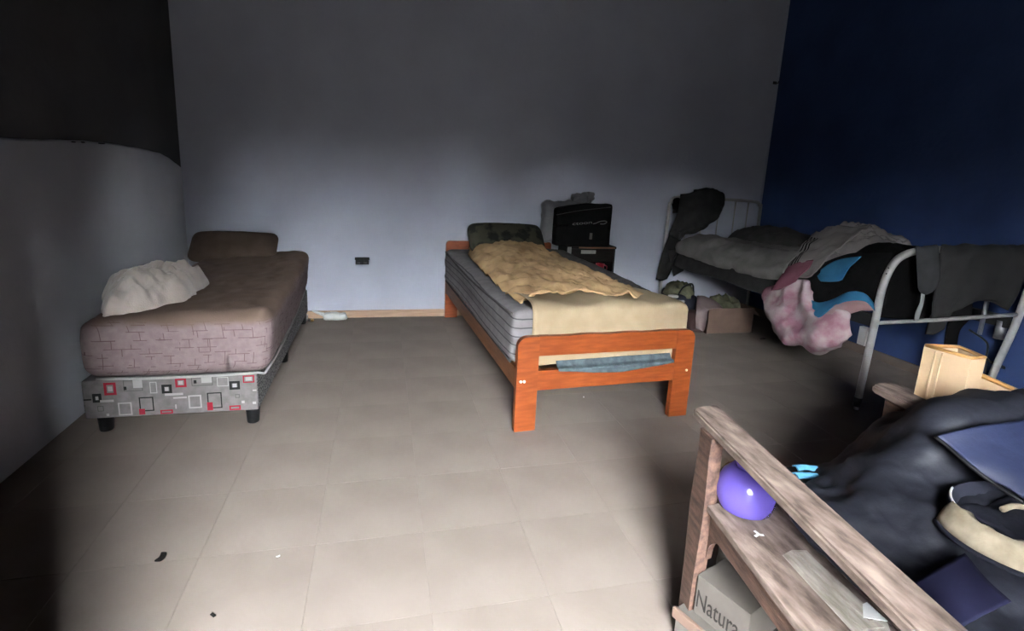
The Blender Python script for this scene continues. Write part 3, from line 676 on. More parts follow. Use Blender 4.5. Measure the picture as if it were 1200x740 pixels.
# grey sheet hanging a little over the left side
rows = []
for y, z1, z2 in ((3.90, .70, .60), (3.70, .715, .575), (3.45, .71, .565), (3.2, .715, .57), (2.95, .73, .575), (2.75, .74, .60)):
    x = bedx(y); rows.append([Vector((x - .005, y, z2)), Vector((x - .012, y, z2 + .05)), Vector((x + .035, y, z1 - .01)), Vector((x + .13, y, z1 + .01)), Vector((x + .30, y, z1 + .005)), Vector((x + .45, y, z1 - .02))])
tag(sheet('grey_sheet', rows, m_sheet, None, 10, .006, .012, 8, 5, Vector((-1, 0, 1)), .024), 'rumpled light grey sheet along the side of the iron bed', 'bed sheet')
# striped fold
rows = [[at(u, v, X=x) for u, v, x in r] for r in (
    ((925, 325, 2.47), (930, 308, 2.49), (940, 292, 2.58), (950, 280, 2.72), (957, 273, 2.86)),
    ((938, 326, 2.46), (943, 308, 2.48), (953, 292, 2.57), (965, 280, 2.70), (974, 270, 2.84)),
    ((950, 326, 2.46), (957, 309, 2.48), (968, 293, 2.56), (985, 278, 2.69), (998, 266, 2.83)),
    ((960, 320, 2.46), (975, 303, 2.48), (990, 290, 2.56), (1008, 277, 2.68), (1022, 268, 2.82)))]
ss = sheet('striped_sheet', rows, None, None, 9, .007, .010, 9, 7, Vector((-1, 0, 1)), .018, lambda i, j: 1 if j < .75 and (.035 < i < .075 or .12 < i < .16 or .20 < i < .235) else 0, [m_stripesheet, m_blackfab])
tag(ss, 'pale sheet fold with three black stripes on the iron bed', 'bed sheet')
tag(mound('pale_sheet', (3.0, 2.82, .70), .22, .36, .205, m_pale, None, .1, .04, 11, 9, 36, 110, 1.0, .25, 0, .7, .5), 'crumpled pale sheet heaped near the foot of the iron bed', 'bed sheet')
tag(mound('dark_clothes', (2.93, 2.45, .62), .38, .22, .23, m_blackfab, None, .0, .02, 6, 12, 16, 50, 1.5, .06), 'black clothes lying flat behind the foot rail of the iron bed', 'clothes')
# black garment hanging over the left side near the foot
def sid(rows, off): return [[atside(u, v, o) for (u, v), o in zip(r, off_r)] for r, off_r in zip(rows, off)]
Z4 = lambda x, y: (880 + x / 4.483, 255 + y / 4.483)
rows = [[Z4(340, 262), Z4(420, 225), Z4(520, 190), Z4(640, 182), Z4(760, 178)],
        [Z4(318, 290), Z4(400, 270), Z4(500, 262), Z4(620, 262), Z4(720, 270)],
        [Z4(296, 330), Z4(380, 330), Z4(480, 335), Z4(600, 340), Z4(705, 350)],
        [Z4(286, 378), Z4(370, 398), Z4(480, 392), Z4(600, 400), Z4(692, 420)],
        [Z4(292, 400), Z4(375, 455), Z4(480, 415), Z4(590, 415), Z4(680, 480)]]
tag(sheet('black_garment', sid(rows, [[-.05] * 4 + [-.08], [.0] * 4 + [-.05], [.025] * 3 + [.01, -.045], [.03] * 3 + [.01, -.045], [.028] * 3 + [.01, -.045]]), m_blackfab, None, 7, .006, .005, 7, 3, BN), 'black garment hanging over the side of the iron bed beside the foot post', 'clothes')
rows = [[Z4(345, 296), Z4(400, 252), Z4(470, 220), Z4(580, 205)], [Z4(350, 310), Z4(410, 280), Z4(480, 255), Z4(545, 238)], [Z4(357, 325), Z4(415, 310), Z4(475, 295), Z4(515, 268)], [Z4(367, 336), Z4(415, 338), Z4(455, 336), Z4(478, 328)]]
tag(sheet('blue_cloth', sid(rows, [[.002, .0, -.01, -.02], [.02] * 4, [.034] * 4, [.042] * 4]), m_bluec, None, 6, .004, .002, 8, 2, BN), 'sky blue cloth patch lying on the black garment', 'cloth')
# tie dye blanket slung below
tie = thing('tie_dye_blanket', atside(950, 410, .06), 'pink and white tie dye blanket with blue border drooping from the iron bed', 'blanket')
rows = [[Z4(108, 382), Z4(160, 350), Z4(230, 330), Z4(285, 330), Z4(300, 350), Z4(310, 380)],
        [Z4(66, 408), Z4(140, 420), Z4(200, 420), Z4(262, 440), Z4(300, 450), Z4(345, 470)],
        [Z4(78, 455), Z4(140, 480), Z4(205, 500), Z4(270, 520), Z4(340, 525), Z4(430, 490)],
        [Z4(95, 505), Z4(150, 540), Z4(215, 570), Z4(300, 580), Z4(400, 570), Z4(520, 500)],
        [Z4(118, 550), Z4(170, 590), Z4(235, 620), Z4(320, 630), Z4(420, 625), Z4(512, 560)],
        [Z4(140, 592), Z4(185, 632), Z4(250, 665), Z4(340, 680), Z4(430, 670), Z4(515, 605)],
        [Z4(155, 610), Z4(200, 652), Z4(270, 684), Z4(380, 702), Z4(465, 685), Z4(505, 640)]]
off = [[.0, .01, .02, .02, .02, .02], [.05, .06, .05, .06, .06, .055], [.07, .10, .09, .11, .10, .08], [.08, .12, .12, .14, .13, .08], [.08, .12, .14, .16, .15, .08], [.07, .10, .13, .14, .13, .07], [.04, .06, .08, .08, .07, .04]]
sheet('cloth', sid(rows, off), m_tie, tie, 9, .008, .012, 9, 4, BN, .016, pleat=(.011, 2.6, 'j'))
rows = [[Z4(268, 402), Z4(350, 448), Z4(430, 432), Z4(510, 396), Z4(590, 400), Z4(645, 450)],
        [Z4(262, 440), Z4(335, 490), Z4(430, 450), Z4(510, 418), Z4(595, 420), Z4(648, 470)],
        [Z4(266, 472), Z4(338, 535), Z4(420, 478), Z4(505, 442), Z4(600, 442), Z4(650, 492)]]
sheet('blue_border', sid(rows, [[.045, .055, .055, .05, .045, .04], [.065, .095, .085, .07, .06, .05], [.075, .13, .105, .085, .07, .05]]), m_bluec, tie, 7, .006, .005, 9, 5, BN)
rows = [[Z4(340, 530), Z4(420, 474), Z4(505, 440), Z4(600, 440), Z4(650, 490)], [Z4(350, 545), Z4(430, 510), Z4(510, 470), Z4(590, 465), Z4(635, 490)], [Z4(360, 565), Z4(440, 545), Z4(515, 510), Z4(575, 490), Z4(620, 490)]]
sheet('pink_fold', sid(rows, [[.11, .10, .08, .065, .045], [.125, .11, .085, .065, .045], [.12, .10, .075, .055, .04]]), mat('pale_pink_cloth', (0.3, 0.2, 0.19), .95, (0.26, 0.155, 0.155), 9, .1, 120), tie, 6, .006, .006, 9, 6, BN)
rows = [[Z4(190, 258), Z4(240, 240), Z4(290, 230), Z4(330, 224)], [Z4(165, 300), Z4(215, 285), Z4(265, 275), Z4(305, 268)], [Z4(135, 342), Z4(180, 335), Z4(230, 322), Z4(262, 305)], [Z4(108, 384), Z4(150, 380), Z4(195, 358), Z4(235, 338)]]
tag(sheet('pink_cloth', sid(rows, [[.0, .01, .01, .01], [.05] * 4, [.075] * 4, [.085, .095, .095, .085]]), m_pink, None, 6, .005, .004, 8, 8, BN), 'dusty pink cloth corner hanging above the tie dye blanket', 'cloth')
# clothes on the foot rail
rows = [[at(u, v, Y=2.20) for u, v in r] for r in (((1044, 302), (1060, 297), (1085, 294)), ((1040, 325), (1060, 325), (1090, 322)), ((1036, 350), (1060, 352), (1092, 350)), ((1031, 372), (1055, 374), (1092, 374)))]
tag(sheet('black_shirt', rows, m_blackfab, None, 6, .006, .004, 8, 9), 'black shirt hanging behind the foot rail of the iron bed', 'clothes')
def over(u, v, d=0): return at(u, v, Y=footy(u) - .04 + d)
rows = [[over(u, 297, .085) for u in (1104, 1125, 1150, 1178, 1206)], [over(u, 288.5, .04) for u in (1103, 1124, 1150, 1178, 1205)],
        [over(1101, 302), over(1122, 300), over(1150, 300), over(1178, 302), over(1203, 304)],
        [over(1097, 325), over(1118, 325), over(1145, 325), over(1170, 328), over(1197, 332)],
        [over(1093, 350), over(1112, 348), over(1137, 344), over(1163, 350), over(1188, 352)],
        [over(1091, 372), over(1105, 370), over(1122, 362), over(1152, 352), over(1180, 364)]]
tr = thing('grey_trousers', (3.1, 2.12, .3), 'grey trousers folded over the foot rail of the iron bed', 'trousers')
sheet('cloth', rows, m_trouser, tr, 8, .008, .005, 8, 10, Vector((0, -1, 0)), .006, pleat=(.006, 3, 'j'))
rows = [[over(1091, 370, .04), over(1102, 370, .04), over(1116, 366, .04)], [over(1088, 380, .045), over(1099, 380, .045), over(1110, 376, .045)], [over(1085, 392, .045), over(1094, 392, .045), over(1106, 386, .045)]]
sheet('trouser_leg', rows, m_trouser, tr, 5, .01, .003, 8, 11)
rows = [[over(1073, 293, .0), over(1085, 292, -.012), over(1098, 292, .0)], [over(1074, 308, -.01), over(1087, 308, -.026), over(1100, 308, -.012)], [over(1075, 326, -.012), over(1088, 326, -.03), over(1101, 324, -.014)], [over(1076, 338, -.012), over(1086, 340, -.024), over(1096, 336, -.014)], [over(1079, 343, -.01), over(1085, 345, -.014), over(1091, 342, -.01)]]
rows.insert(0, [over(1074, 300, .085), over(1086, 298, .085), over(1098, 298, .085)]); rows.insert(1, [over(1073, 291, .04), over(1085, 290, .04), over(1098, 289, .04)])
gs = sheet('grey_hood', rows, m_sock, None, 6, .008, .004, 9, 12, Vector((0, -1, 0)), .004)
tag(gs, 'small grey cloth pouch tucked over the bend of the foot rail', 'cloth')
rows = [[over(1080, 343), over(1084, 343)], [over(1078, 355), over(1082, 356)], [over(1073, 366), over(1079, 366)], [over(1071, 376), over(1076, 376)]]
tag(sheet('white_ribbon', rows, m_label, None, 5, .003, .001, 8, 13), 'narrow pale ribbon dangling below the grey pouch', 'ribbon')
rows = [[over(1118, 360, .05), over(1128, 352, .05), over(1140, 350, .05)], [over(1112, 375, .05), over(1126, 372, .05), over(1137, 372, .05)], [over(1108, 392, .05), over(1116, 392, .05), over(1124, 388, .05)], [over(1106, 412, .05), over(1112, 412, .05), over(1121, 412, .05)], [over(1104, 440, .05), over(1111, 442, .05), over(1118, 442, .05)]]
tag(sheet('black_strap', rows, m_blackfab, None, 5, .006, .002, 8, 14), 'black cloth strap hanging from the trousers at the foot rail', 'strap')
# jacket hung over the head of the iron bed
jk = thing('dark_jacket', (2.55, 4.05, .3), 'dark charcoal jacket draped over the head corner of the iron bed', 'jacket')
J = lambda x, y, Y: at(760 + x / 5.693, 215 + y / 5.693, Y=Y)
rows = [[Vector((2.42, 4.15, .90)), Vector((2.55, 4.155, .90)), Vector((2.65, 4.155, .92)), Vector((2.74, 4.15, .90))],
        [J(205, 88, 4.12), J(290, 75, 4.12), J(370, 40, 4.10), J(470, 85, 4.12)],
        [J(200, 130, 4.09), J(290, 130, 4.07), J(385, 110, 4.05), J(490, 125, 4.08)],
        [J(190, 200, 4.085), J(280, 210, 4.04), J(370, 200, 4.02), J(465, 210, 4.06)],
        [J(170, 270, 4.075), J(250, 285, 4.0), J(330, 290, 3.97), J(440, 262, 4.0)],
        [J(140, 350, 4.075), J(180, 360, 3.97), J(230, 345, 3.92), J(330, 310, 3.92)]]
sheet('body', rows, m_jacket, jk, 8, .012, .012, 8, 15, Vector((0, -1, 0)), .018, pleat=(.012, 2.2, 'j'))
rows = [[J(150, 310, 4.085), J(185, 320, 4.02), J(215, 320, 3.95)], [J(105, 415, 4.085), J(150, 430, 4.01), J(200, 420, 3.93)], [J(80, 500, 4.085), J(125, 520, 4.03), J(185, 480, 3.90)], [J(62, 580, 4.085), J(100, 600, 4.05), J(160, 560, 4.0)], [J(52, 640, 4.085), J(85, 650, 4.07), J(125, 640, 4.05)]]
sheet('sleeve', rows, m_jacket, jk, 7, .012, .008, 8, 16, None, .008)
rows = [[J(130, 440, 3.97), J(165, 440, 3.93), J(200, 430, 3.90)], [J(150, 540, 3.99), J(190, 540, 3.95), J(215, 500, 3.90)], [J(165, 620, 4.03), J(200, 600, 3.99), J(235, 580, 3.95)]]
sheet('hem', rows, m_jacket, jk, 6, .012, .006, 8, 17)
rbox('collar', (.10, .05, .10), .02, (10, 6, 10), m_blackfab, jk, lambda p: p + Vector((fbm(p, 18, 1), fbm(p, 18, 2), fbm(p, 18, 3))) * .012, lambda p: J(468, 115, 4.08) + p)
rbox('hood', (.07, .06, .10), .025, (10, 6, 10), m_blackfab, jk, lambda p: p + Vector((fbm(p, 18, 4), fbm(p, 18, 5), fbm(p, 18, 6))) * .012, lambda p: J(190, 140, 4.10) + p)
# dark bed skirt / blanket edge along the rail
rows = []
for y in (3.93, 3.7, 3.4, 3.1, 2.85):
    x = bedx(y); rows.append([Vector((x + .05, y, .628)), Vector((x - .002, y, .615)), Vector((x - .012, y, .56)), Vector((x - .014, y, .495)), Vector((x - .012, y, .468 - .01 * math.sin(y * 9)))])
tag(sheet('dark_bedcover', rows, m_jacket, None, 6, .006, .006, 6, 18, BN), 'dark bedcover edge covering the side rail of the iron bed', 'bedcover')

# ================================================================== UNDER THE IRON BED
cb0 = (2.475, 2.885, 3.53, 3.83)
cb = thing('cardboard_box', (2.68, 3.68, 0), 'open brown cardboard box on the floor under the iron bed', 'box')
for b_ in ((cb0[0], cb0[1], cb0[2], cb0[2] + .006, 0, .205), (cb0[0], cb0[1], cb0[3] - .006, cb0[3], 0, .205)): box('side_wall', b_, m_card, cb, .001)
for b_ in ((cb0[0], cb0[0] + .006, cb0[2], cb0[3], 0, .205), (cb0[1] - .006, cb0[1], cb0[2], cb0[3], 0, .205)): box('end_wall', b_, m_card, cb, .001)
box('bottom', (cb0[0], cb0[1], cb0[2], cb0[3], .001, .007), m_card, cb, .001)
V = [Vector((2.875, 3.54, .205)), Vector((2.875, 3.82, .205)), Vector((2.96, 3.82, .13)), Vector((2.96, 3.54, .13))]
link('flap', V, [[0, 1, 2, 3]], m_card, cb, mods=[solid(.005)])
tag(mound('green_clothes', (2.70, 3.68, .10), .165, .12, .145, m_green, None, 0, .03, 14, 6, 12, 40, 1.4, .1), 'dull green clothes piled inside the cardboard box', 'clothes')
K = lambda x, y, Y: at(760 + x / 7.5, 320 + y / 7.5, Y=Y)
rows = [[K(425, 205, 3.66), K(500, 205, 3.66), K(570, 235, 3.63), K(650, 295, 3.60)], [K(425, 260, 3.57), K(480, 270, 3.56), K(540, 290, 3.54), K(645, 305, 3.535)], [K(420, 340, 3.515), K(465, 335, 3.50), K(500, 335, 3.50), K(535, 330, 3.515)], [K(412, 420, 3.51), K(455, 420, 3.48), K(490, 420, 3.48), K(520, 410, 3.505)], [K(415, 490, 3.51), K(450, 500, 3.49), K(475, 512, 3.49), K(492, 505, 3.505)]]
tag(sheet('rose_cloth', rows, m_rose, None, 6, .006, .006, 12, 19, None, .006), 'faded rose cloth spilling over the corner of the cardboard box', 'cloth')
bb = thing('dark_bag', (2.42, 3.85, 0), 'dark open bag stuffed with clothes on the floor behind the wooden bed', 'bag')
rbox('body', (.20, .30, .27), .05, (14, 14, 14), m_dnavy, bb, lambda p: p + Vector((fbm(p, 8, 1), fbm(p, 8, 2), fbm(p, 8, 3) if p.z > 0 else 0)) * .02, lambda p: Vector((2.40, 3.86, .136)) + p)
mound('clothes', (2.40, 3.86, .24), .12, .15, .08, m_green, bb, 0, .025, 16, 4, 10, 36, 1.2, .1)
tube('bag_handle', [(2.33, 3.76, .25), (2.36, 3.74, .33), (2.45, 3.76, .35), (2.50, 3.80, .26)], .007, m_black, bb, 8, 6)
for k, (u, v, u2, v2) in enumerate(((785, 345, 793, 350), (791, 351, 801, 356))):
    a, b = at(u, v, Y=3.73), at(u2, v2, Y=3.71)
    tag(rbox('white_shoe', (.085, .032, .025), .011, (10, 6, 5), m_rubber, None, lambda p: p + Vector((0, .006 * math.sin(p.x * 40), .01 * p.x)), tilt_xf(tuple((a + b) / 2), 0, -.35)), ('upper' if k == 0 else 'lower') + ' pale shoe sole poking out of the dark bag', 'shoe', 'shoe soles in the dark bag')
br_ = rbox('brown_sack', (.17, .16, .16), .05, (12, 12, 12), mat('dark_maroon_cloth', (.07, .04, .038), .95), None, lambda p: p + Vector((fbm(p, 9, 4), fbm(p, 9, 5), fbm(p, 9, 6) if p.z > -.03 else 0)) * .02, lambda p: Vector((2.405, 3.60, .082)) + p)
tag(br_, 'dark maroon sack between the dark bag and the cardboard box', 'sack')

# ================================================================== SMALL THINGS BY THE BACK WALL
p = at(392, 370, Z=.0)
wb = thing('white_bag', (-.37, 4.13, 0), 'crumpled white plastic bag on the floor against the skirting', 'plastic bag')
rbox('body', (.175, .075, .055), .024, (18, 10, 8), mat('white_plastic_film', (.62, .63, .60), .5, (.52, .53, .50), 10), wb, lambda p: p + Vector((fbm(p, 14, 1), fbm(p, 14, 2), fbm(p, 14, 3) if p.z > 0 else 0)) * .012, lambda p: Vector((-.345, 4.125, .030)) + p)
tube('twisted_neck', [(-.41, 4.13, .035), (-.45, 4.13, .05), (-.49, 4.125, .066), (-.515, 4.125, .078)], .017, MATS['white_plastic_film'], wb, 10, 5, .006)
cu_ = thing('metal_cup', (-.565, 4.06, 0), 'small grey metal cup on the floor behind the pink mattress', 'cup')
q = at(357, 376, Z=0.0)
lathe('body', [(0, 0), (.02, 0), (.024, .02), (.026, .045), (.023, .045), (.02, .01), (0, .006)], (q.x, q.y, 0), m_steel, cu_, 20)
cu_.location = (q.x, q.y, 0); 
for ch in cu_.children: ch.location = (0, 0, 0)
q = at(366, 377, Z=.0)
bu = thing('light_bulb', (q.x, q.y, 0), 'tiny amber light bulb lying on the floor beside the metal cup', 'bulb')
rbox('glass', (.026, .022, .02), .0095, (8, 8, 8), m_glassb, bu, None, lambda p: Vector((q.x, q.y, .0105)) + p)
tube('screw_cap', [(q.x - .012, q.y, .0105), (q.x - .028, q.y + .003, .0085)], .0075, m_steel, bu, 10)
for k, (u, v, s_, m_, lb) in enumerate(((326, 653, .006, m_whitep, 'tiny white crumb on the open floor'), (190, 655, .018, m_nstand, 'dark curled scrap on the floor in front of the printed bed base'), (250, 722, .008, m_nstand, 'tiny dark crumb on the near floor'), (893, 398, .022, m_sheet, 'pale scrap on the floor beside the cardboard box'), (684, 466, .007, m_whitep, 'tiny pale crumb on the floor under the footboard'))):
    q = at(u, v, Z=0)
    tag(rbox('floor_scrap', (s_ * 2, s_, s_ * .4), s_ * .15, (8, 4, 3), m_, None, lambda p: p + Vector((0, p.x * p.x * 12, abs(p.x) * .15)), tilt_xf((q.x, q.y, s_ * .2), 0, .4 + k)), lb, 'scrap')

# ================================================================== ARMCHAIR, NEAR RIGHT
A0 = Vector((.789, 1.147, 0)); AC = Vector((.9933, .115, 0)); AB = Vector((-.123, -.9924, 0))
def CF(p): return A0 + AC * p[0] + AB * p[1] + Vector((0, 0, p[2]))
ch = thing('wooden_armchair', CF((.37, .45, 0)), 'worn dark wooden armchair frame with flat arms in the near right corner', 'armchair')
AZ = .60
for c0 in (0.0, .667):
    poly = rounded(c0, c0 + .082, 0.0, .95, .018, {'bl', 'br'})
    V, Fc = prism(poly, lambda a, b, t: (a, b, AZ - .024 + .024 * t), CF)
    bm = bmesh.new(); vs = [bm.verts.new(v) for v in V]; [bm.faces.new([vs[i] for i in f]) for f in Fc]
    bmesh.ops.recalc_face_normals(bm, faces=bm.faces)
    bmesh.ops.bevel(bm, geom=[e for e in bm.edges if abs(e.verts[0].co.z - e.verts[1].co.z) < 1e-6], offset=.005, segments=2, affect='EDGES')
    bm.verts.index_update(); V = [v.co.copy() for v in bm.verts]; Fc = [[v.index for v in f.verts] for f in bm.faces]; bm.free()
    link('arm', V, Fc, m_dustwood, ch)
    # front post, wider at seat height and tapering to the foot
    prof = [(0, .050), (.2, .056), (.36, .072), (.42, .068), (.52, .056), (AZ - .024, .060)]
    V = []; Fc = []
    for z, wd in prof:
        for a, b in ((-.004, .095 - wd / 2), (.034, .095 - wd / 2), (.034, .095 + wd / 2), (-.004, .095 + wd / 2)): V.append(CF((c0 + a, b, z)))
    n = len(prof)
    for i in range(n - 1):
        for k in range(4): Fc.append([i * 4 + k, i * 4 + (k + 1) % 4, i * 4 + 4 + (k + 1) % 4, i * 4 + 4 + k])
    Fc += [[0, 1, 2, 3], [4 * n - 4, 4 * n - 3, 4 * n - 2, 4 * n - 1]]
    link('front_post', V, Fc, m_oldwood, ch)
    box('back_post', (c0 + .016, c0 + .064, .86, .92, 0, .80), m_oldwood, ch, .004, CF)
    box('side_rail', (c0 + .018, c0 + .048, .135, .86, .325, .384), m_oldwood, ch, .003, CF)
    # curved bracket under the rail
    br = [(.128, .325), (.20, .325)] + [(.20 - .07 * math.sin(q), .325 - .07 + .07 * math.cos(q)) for q in (math.pi / 2 * k / 6 for k in range(1, 7))] + [(.128, .24)]
    V, Fc = prism(br, lambda a, b, t: (c0 + .024 + .018 * t, a, b), CF); link('bracket', V, Fc, m_oldwood, ch)
box('front_rail', (.064, .683, .085, .115, .32, .384), m_oldwood, ch, .003, CF)
x0 = .004
for k, wd in enumerate((.185, .175, .18, .185)):
    box('seat_board', (x0, x0 + wd - .003, .07 if k not in (0, 3) else .132, .86, .385, .402), m_dustwood, ch, .002, CF); x0 += wd
box('back_top_rail', (.064, .683, .875, .905, .72, .79), m_oldwood, ch, .004, CF)
for k in range(5): box('back_slat', (.10 + k * .12, .15 + k * .12, .88, .895, .40, .72), m_oldwood, ch, .002, CF)
for z in (.44, .50):
    c0 = CF((.014, .085, z)); tube('screw', [c0 + AC * .003, c0 - AC * .003], .005, m_metald, ch, 8)

# things on and under the armchair
q = at(870, 598, Z=.402)
bw = thing('purple_bowl', (.893, 1.025, .402), 'glossy purple plastic bowl turned upside down on the armchair board', 'bowl')
bc = CF((.100, .158, .402))
bw.location = bc; WL[bw.name] = bc.copy()
k_ = .87
lathe('body', [(r * k_, z * k_) for r, z in ((.068, 0), (.073, .004), (.0795, .03), (.081, .055), (.076, .080), (.064, .103), (.044, .119), (.036, .123), (.034, .118), (.042, .112), (.060, .098), (.071, .078), (.076, .055), (.066, .003), (.068, 0))], bc, m_purple, bw, 48)
lathe('foot_ring', [(r * k_, z * k_) for r, z in ((.0, .121), (.030, .121), (.036, .122), (.0365, .131), (.034, .133), (.031, .128), (.0, .127))], bc, m_purple, bw, 40)
# folded paper strip
pp = [at(u, v, Z=.404) for u, v in ((917, 651), (928, 645), (945, 646), (966, 668), (1000, 700), (1040, 732), (1046, 748), (1000, 742), (975, 715), (952, 690))]
V = []; Fc = []; n = len(pp)
def leaf(name, pts, z, m, parent, t=.002):
    V = [Vector((p.x, p.y, z + .003 * fbm(p, 15, 2))) for p in pts]; return link(name, V, [list(range(len(pts)))], m, parent, mods=[solid(t)])
fp_ = thing('folded_paper', pp[0], 'folded dirty paper strip lying on the armchair board', 'paper')
leaf('sheet_layer', pp, .4045, m_paper, fp_)
leaf('sheet_layer', [at(u, v, Z=.408) for u, v in ((922, 651), (943, 648), (1000, 702), (1036, 736), (1012, 738), (975, 706))], .408, m_paper, fp_)
leaf('sheet_layer', [at(u, v, Z=.411) for u, v in ((932, 648), (945, 647), (1010, 706), (1030, 728), (1018, 728), (985, 700))], .411, m_paper, fp_)
leaf('white_corner', [at(u, v, Z=.414) for u, v in ((1011, 708), (1016, 706), (1040, 729), (1012, 723))], .413, m_whitep, fp_)
sc_ = thing('white_scrap', at(888, 626, Z=.403), 'small white torn scrap on the armchair board below the purple bowl', 'scrap')
for a, b in (((884, 622.5), (890, 627)), ((890, 627), (895, 627.5)), ((889, 626.5), (885, 629))):
    a, b = at(*a, Z=.4035), at(*b, Z=.4035); dd = (b - a).normalized().cross(Vector((0, 0, 1))) * .0028
    link('strip', [a + dd, b + dd, b - dd, a - dd], [[0, 1, 2, 3]], m_whitep, sc_, mods=[solid(.0015)])
# cartons below
n1, n2 = at(818, 675, Z=.2), at(880, 722, Z=.2)
ux = (n2 - n1).normalized(); ux.z = 0; vx = Vector((-ux.y, ux.x, 0)); Ln = (n2 - n1).length
if vx.x < 0: vx = -vx
def NF(p): return Vector((n1.x, n1.y, 0)) + ux * p[0] + vx * p[1] + Vector((0, 0, p[2]))
nb = thing('printed_carton', NF((Ln / 2, .15, .092)), 'dusty cardboard carton printed Natura under the armchair', 'box')
box('body', (0, Ln, 0, .29, .093, .2), m_cardg, nb, .002, NF)
box('lid_flap', (.0, Ln, -.001, .135, .2, .203), m_cardg, nb, .001, NF); box('lid_flap', (.0, Ln, .14, .291, .2, .203), m_cardg, nb, .001, NF)
lettering('lettering', 'Natura', .068, m_ink, nb, NF((.003, -.0008, .115)), ux * .62, (0, 0, 1.05))
l1 = at(803, 706, Z=.09)
lb_ = thing('flat_carton', NF((.1, .1, 0)), 'flat open cardboard carton under the printed carton', 'box')
box('body', (-.035, .30, -.02, .33, .0, .088), m_cardg, lb_, .002, NF)
box('rim', (-.04, .31, -.032, -.021, .062, .091), m_card, lb_, .002, NF)
tag(rbox('grey_bundle', (.30, .17, .30), .06, (16, 12, 14), mat('grey_sacking', (.17, .165, .15), .95, (.12, .115, .105), 14, .2, 70), None, lambda p: p + Vector((fbm(p, 7, 1), fbm(p, 7, 2), fbm(p, 7, 3) if p.z > 0 else 0)) * .02, lambda p: CF((.27, .03 + .10, .151)) + p), 'grey sackcloth bundle under the front of the armchair', 'bundle')

# navy sleeping bag over the chair
g = [[(905, 585, .415), (945, 582, .42), (972, 556, .405), (1000, 535, .42), (1040, 502, .50), (1078, 476, .612), (1140, 467, .63), (1215, 464, .63)],
     [(925, 612, .415), (950, 603, .43), (992, 575, .46), (1030, 545, .52), (1075, 515, .60), (1110, 495, .645), (1150, 487, .655), (1218, 482, .65)],
     [(950, 643, .415), (968, 625, .43), (1012, 602, .475), (1062, 575, .53), (1105, 550, .57), (1140, 528, .595), (1180, 518, .61), (1222, 514, .61)],
     [(985, 678, .415), (1003, 655, .43), (1042, 636, .465), (1085, 616, .50), (1120, 600, .52), (1150, 585, .535), (1185, 575, .545), (1225, 567, .55)],
     [(1020, 712, .415), (1060, 694, .43), (1090, 682, .45), (1115, 670, .465), (1145, 655, .475), (1172, 640, .485), (1200, 630, .49), (1240, 620, .495)],
     [(1052, 742, .415), (1128, 742, .43), (1150, 736, .44), (1170, 730, .445), (1192, 720, .45), (1215, 710, .455), (1240, 700, .46), (1275, 690, .465)],
     [(1120, 800, .415), (1210, 810, .43), (1235, 800, .435), (1258, 790, .44), (1280, 780, .445), (1305, 770, .45), (1340, 760, .455), (1380, 750, .46)]]
rows = [[at(u, v, Z=z) for u, v, z in r] for r in g]
rows.insert(0, [p + Vector((.01, .012, -.055 if k < 5 else -.10)) for k, p in enumerate(rows[0])])
sb = thing('sleeping_bag', CF((.4, .4, .403)), 'dark navy grey nylon sleeping bag spread over the wooden armchair', 'sleeping bag')
sheet('outer_shell', rows, m_navy, sb, 12, .010, .014, 8, 21, Vector((0, 0, 1)), .020)
rows = [[(1096, 512, .635), (1140, 502, .66), (1180, 497, .665), (1222, 490, .668)], [(1112, 524, .622), (1150, 522, .635), (1185, 525, .635), (1222, 524, .64)], [(1135, 543, .605), (1163, 548, .607), (1190, 555, .605), (1222, 558, .605)], [(1160, 562, .585), (1180, 572, .58), (1200, 585, .57), (1225, 594, .565)]]
sheet('blue_flap', [[at(u, v, Z=z + .006) for u, v, z in r] for r in rows], m_navyb, sb, 8, .008, .004, 6, 22, Vector((0, 0, 1)), .004)
tube('zip_edge', [at(u, v, Z=z) for u, v, z in ((1096, 512, .642), (1112, 525, .63), (1135, 545, .613), (1160, 564, .592), (1200, 590, .576))], .004, m_black, sb, 8, 5)
rows = [[(1060, 690, .447), (1100, 668, .475), (1130, 650, .487)], [(1090, 715, .447), (1125, 695, .465), (1155, 680, .477)], [(1125, 738, .445), (1155, 722, .457), (1185, 706, .468)]]
sheet('violet_lining', [[at(u, v, Z=z + .022) for u, v, z in r] for r in rows], mat('dark_violet_nylon', (.016, .016, .042), .6), sb, 7, .002, .004, 7, 23, Vector((0, 0, 1)), .003)
# torn cap with beige lining
hc = at(1208, 632, Z=.52)
cp = thing('torn_cap', (hc.x, hc.y, .49), 'torn dark navy cap with frayed beige lining on the sleeping bag', 'cap')
HC = (hc.x, hc.y, .505)
hy_ = lambda a, i: .006 * noise.noise(Vector((math.cos(a) * 6, math.sin(a) * 6, i * .3)))
lathe('crown', [(0, .002), (.07, .004), (.118, .018), (.142, .040), (.150, .062), (.154, .064), (.155, .058), (.146, .034), (.12, .008), (.0, -.006)], HC, m_dnavy, cp, 48, sx=1.0, sy=.82, jag=hy_)
jj = lambda a, i: (.018 * noise.noise(Vector((math.cos(a) * 5, math.sin(a) * 5, 3))) if i == 0 else 0)
lathe('lining', [(.126, .058), (.150, .069), (.160, .057), (.168, .038), (.172, .022)], HC, m_lining, cp, 48, [solid(.004)], sx=1.0, sy=.86, a0=math.radians(150), a1=math.radians(300), jag=jj)
tube('frayed_hem', [Vector((HC[0] + .173 * math.cos(a), HC[1] + .173 * .86 * math.sin(a), HC[2] + .022)) for a in (math.radians(150 + 10 * q) for q in range(16))], .005, m_dnavy, cp, 8, 3)
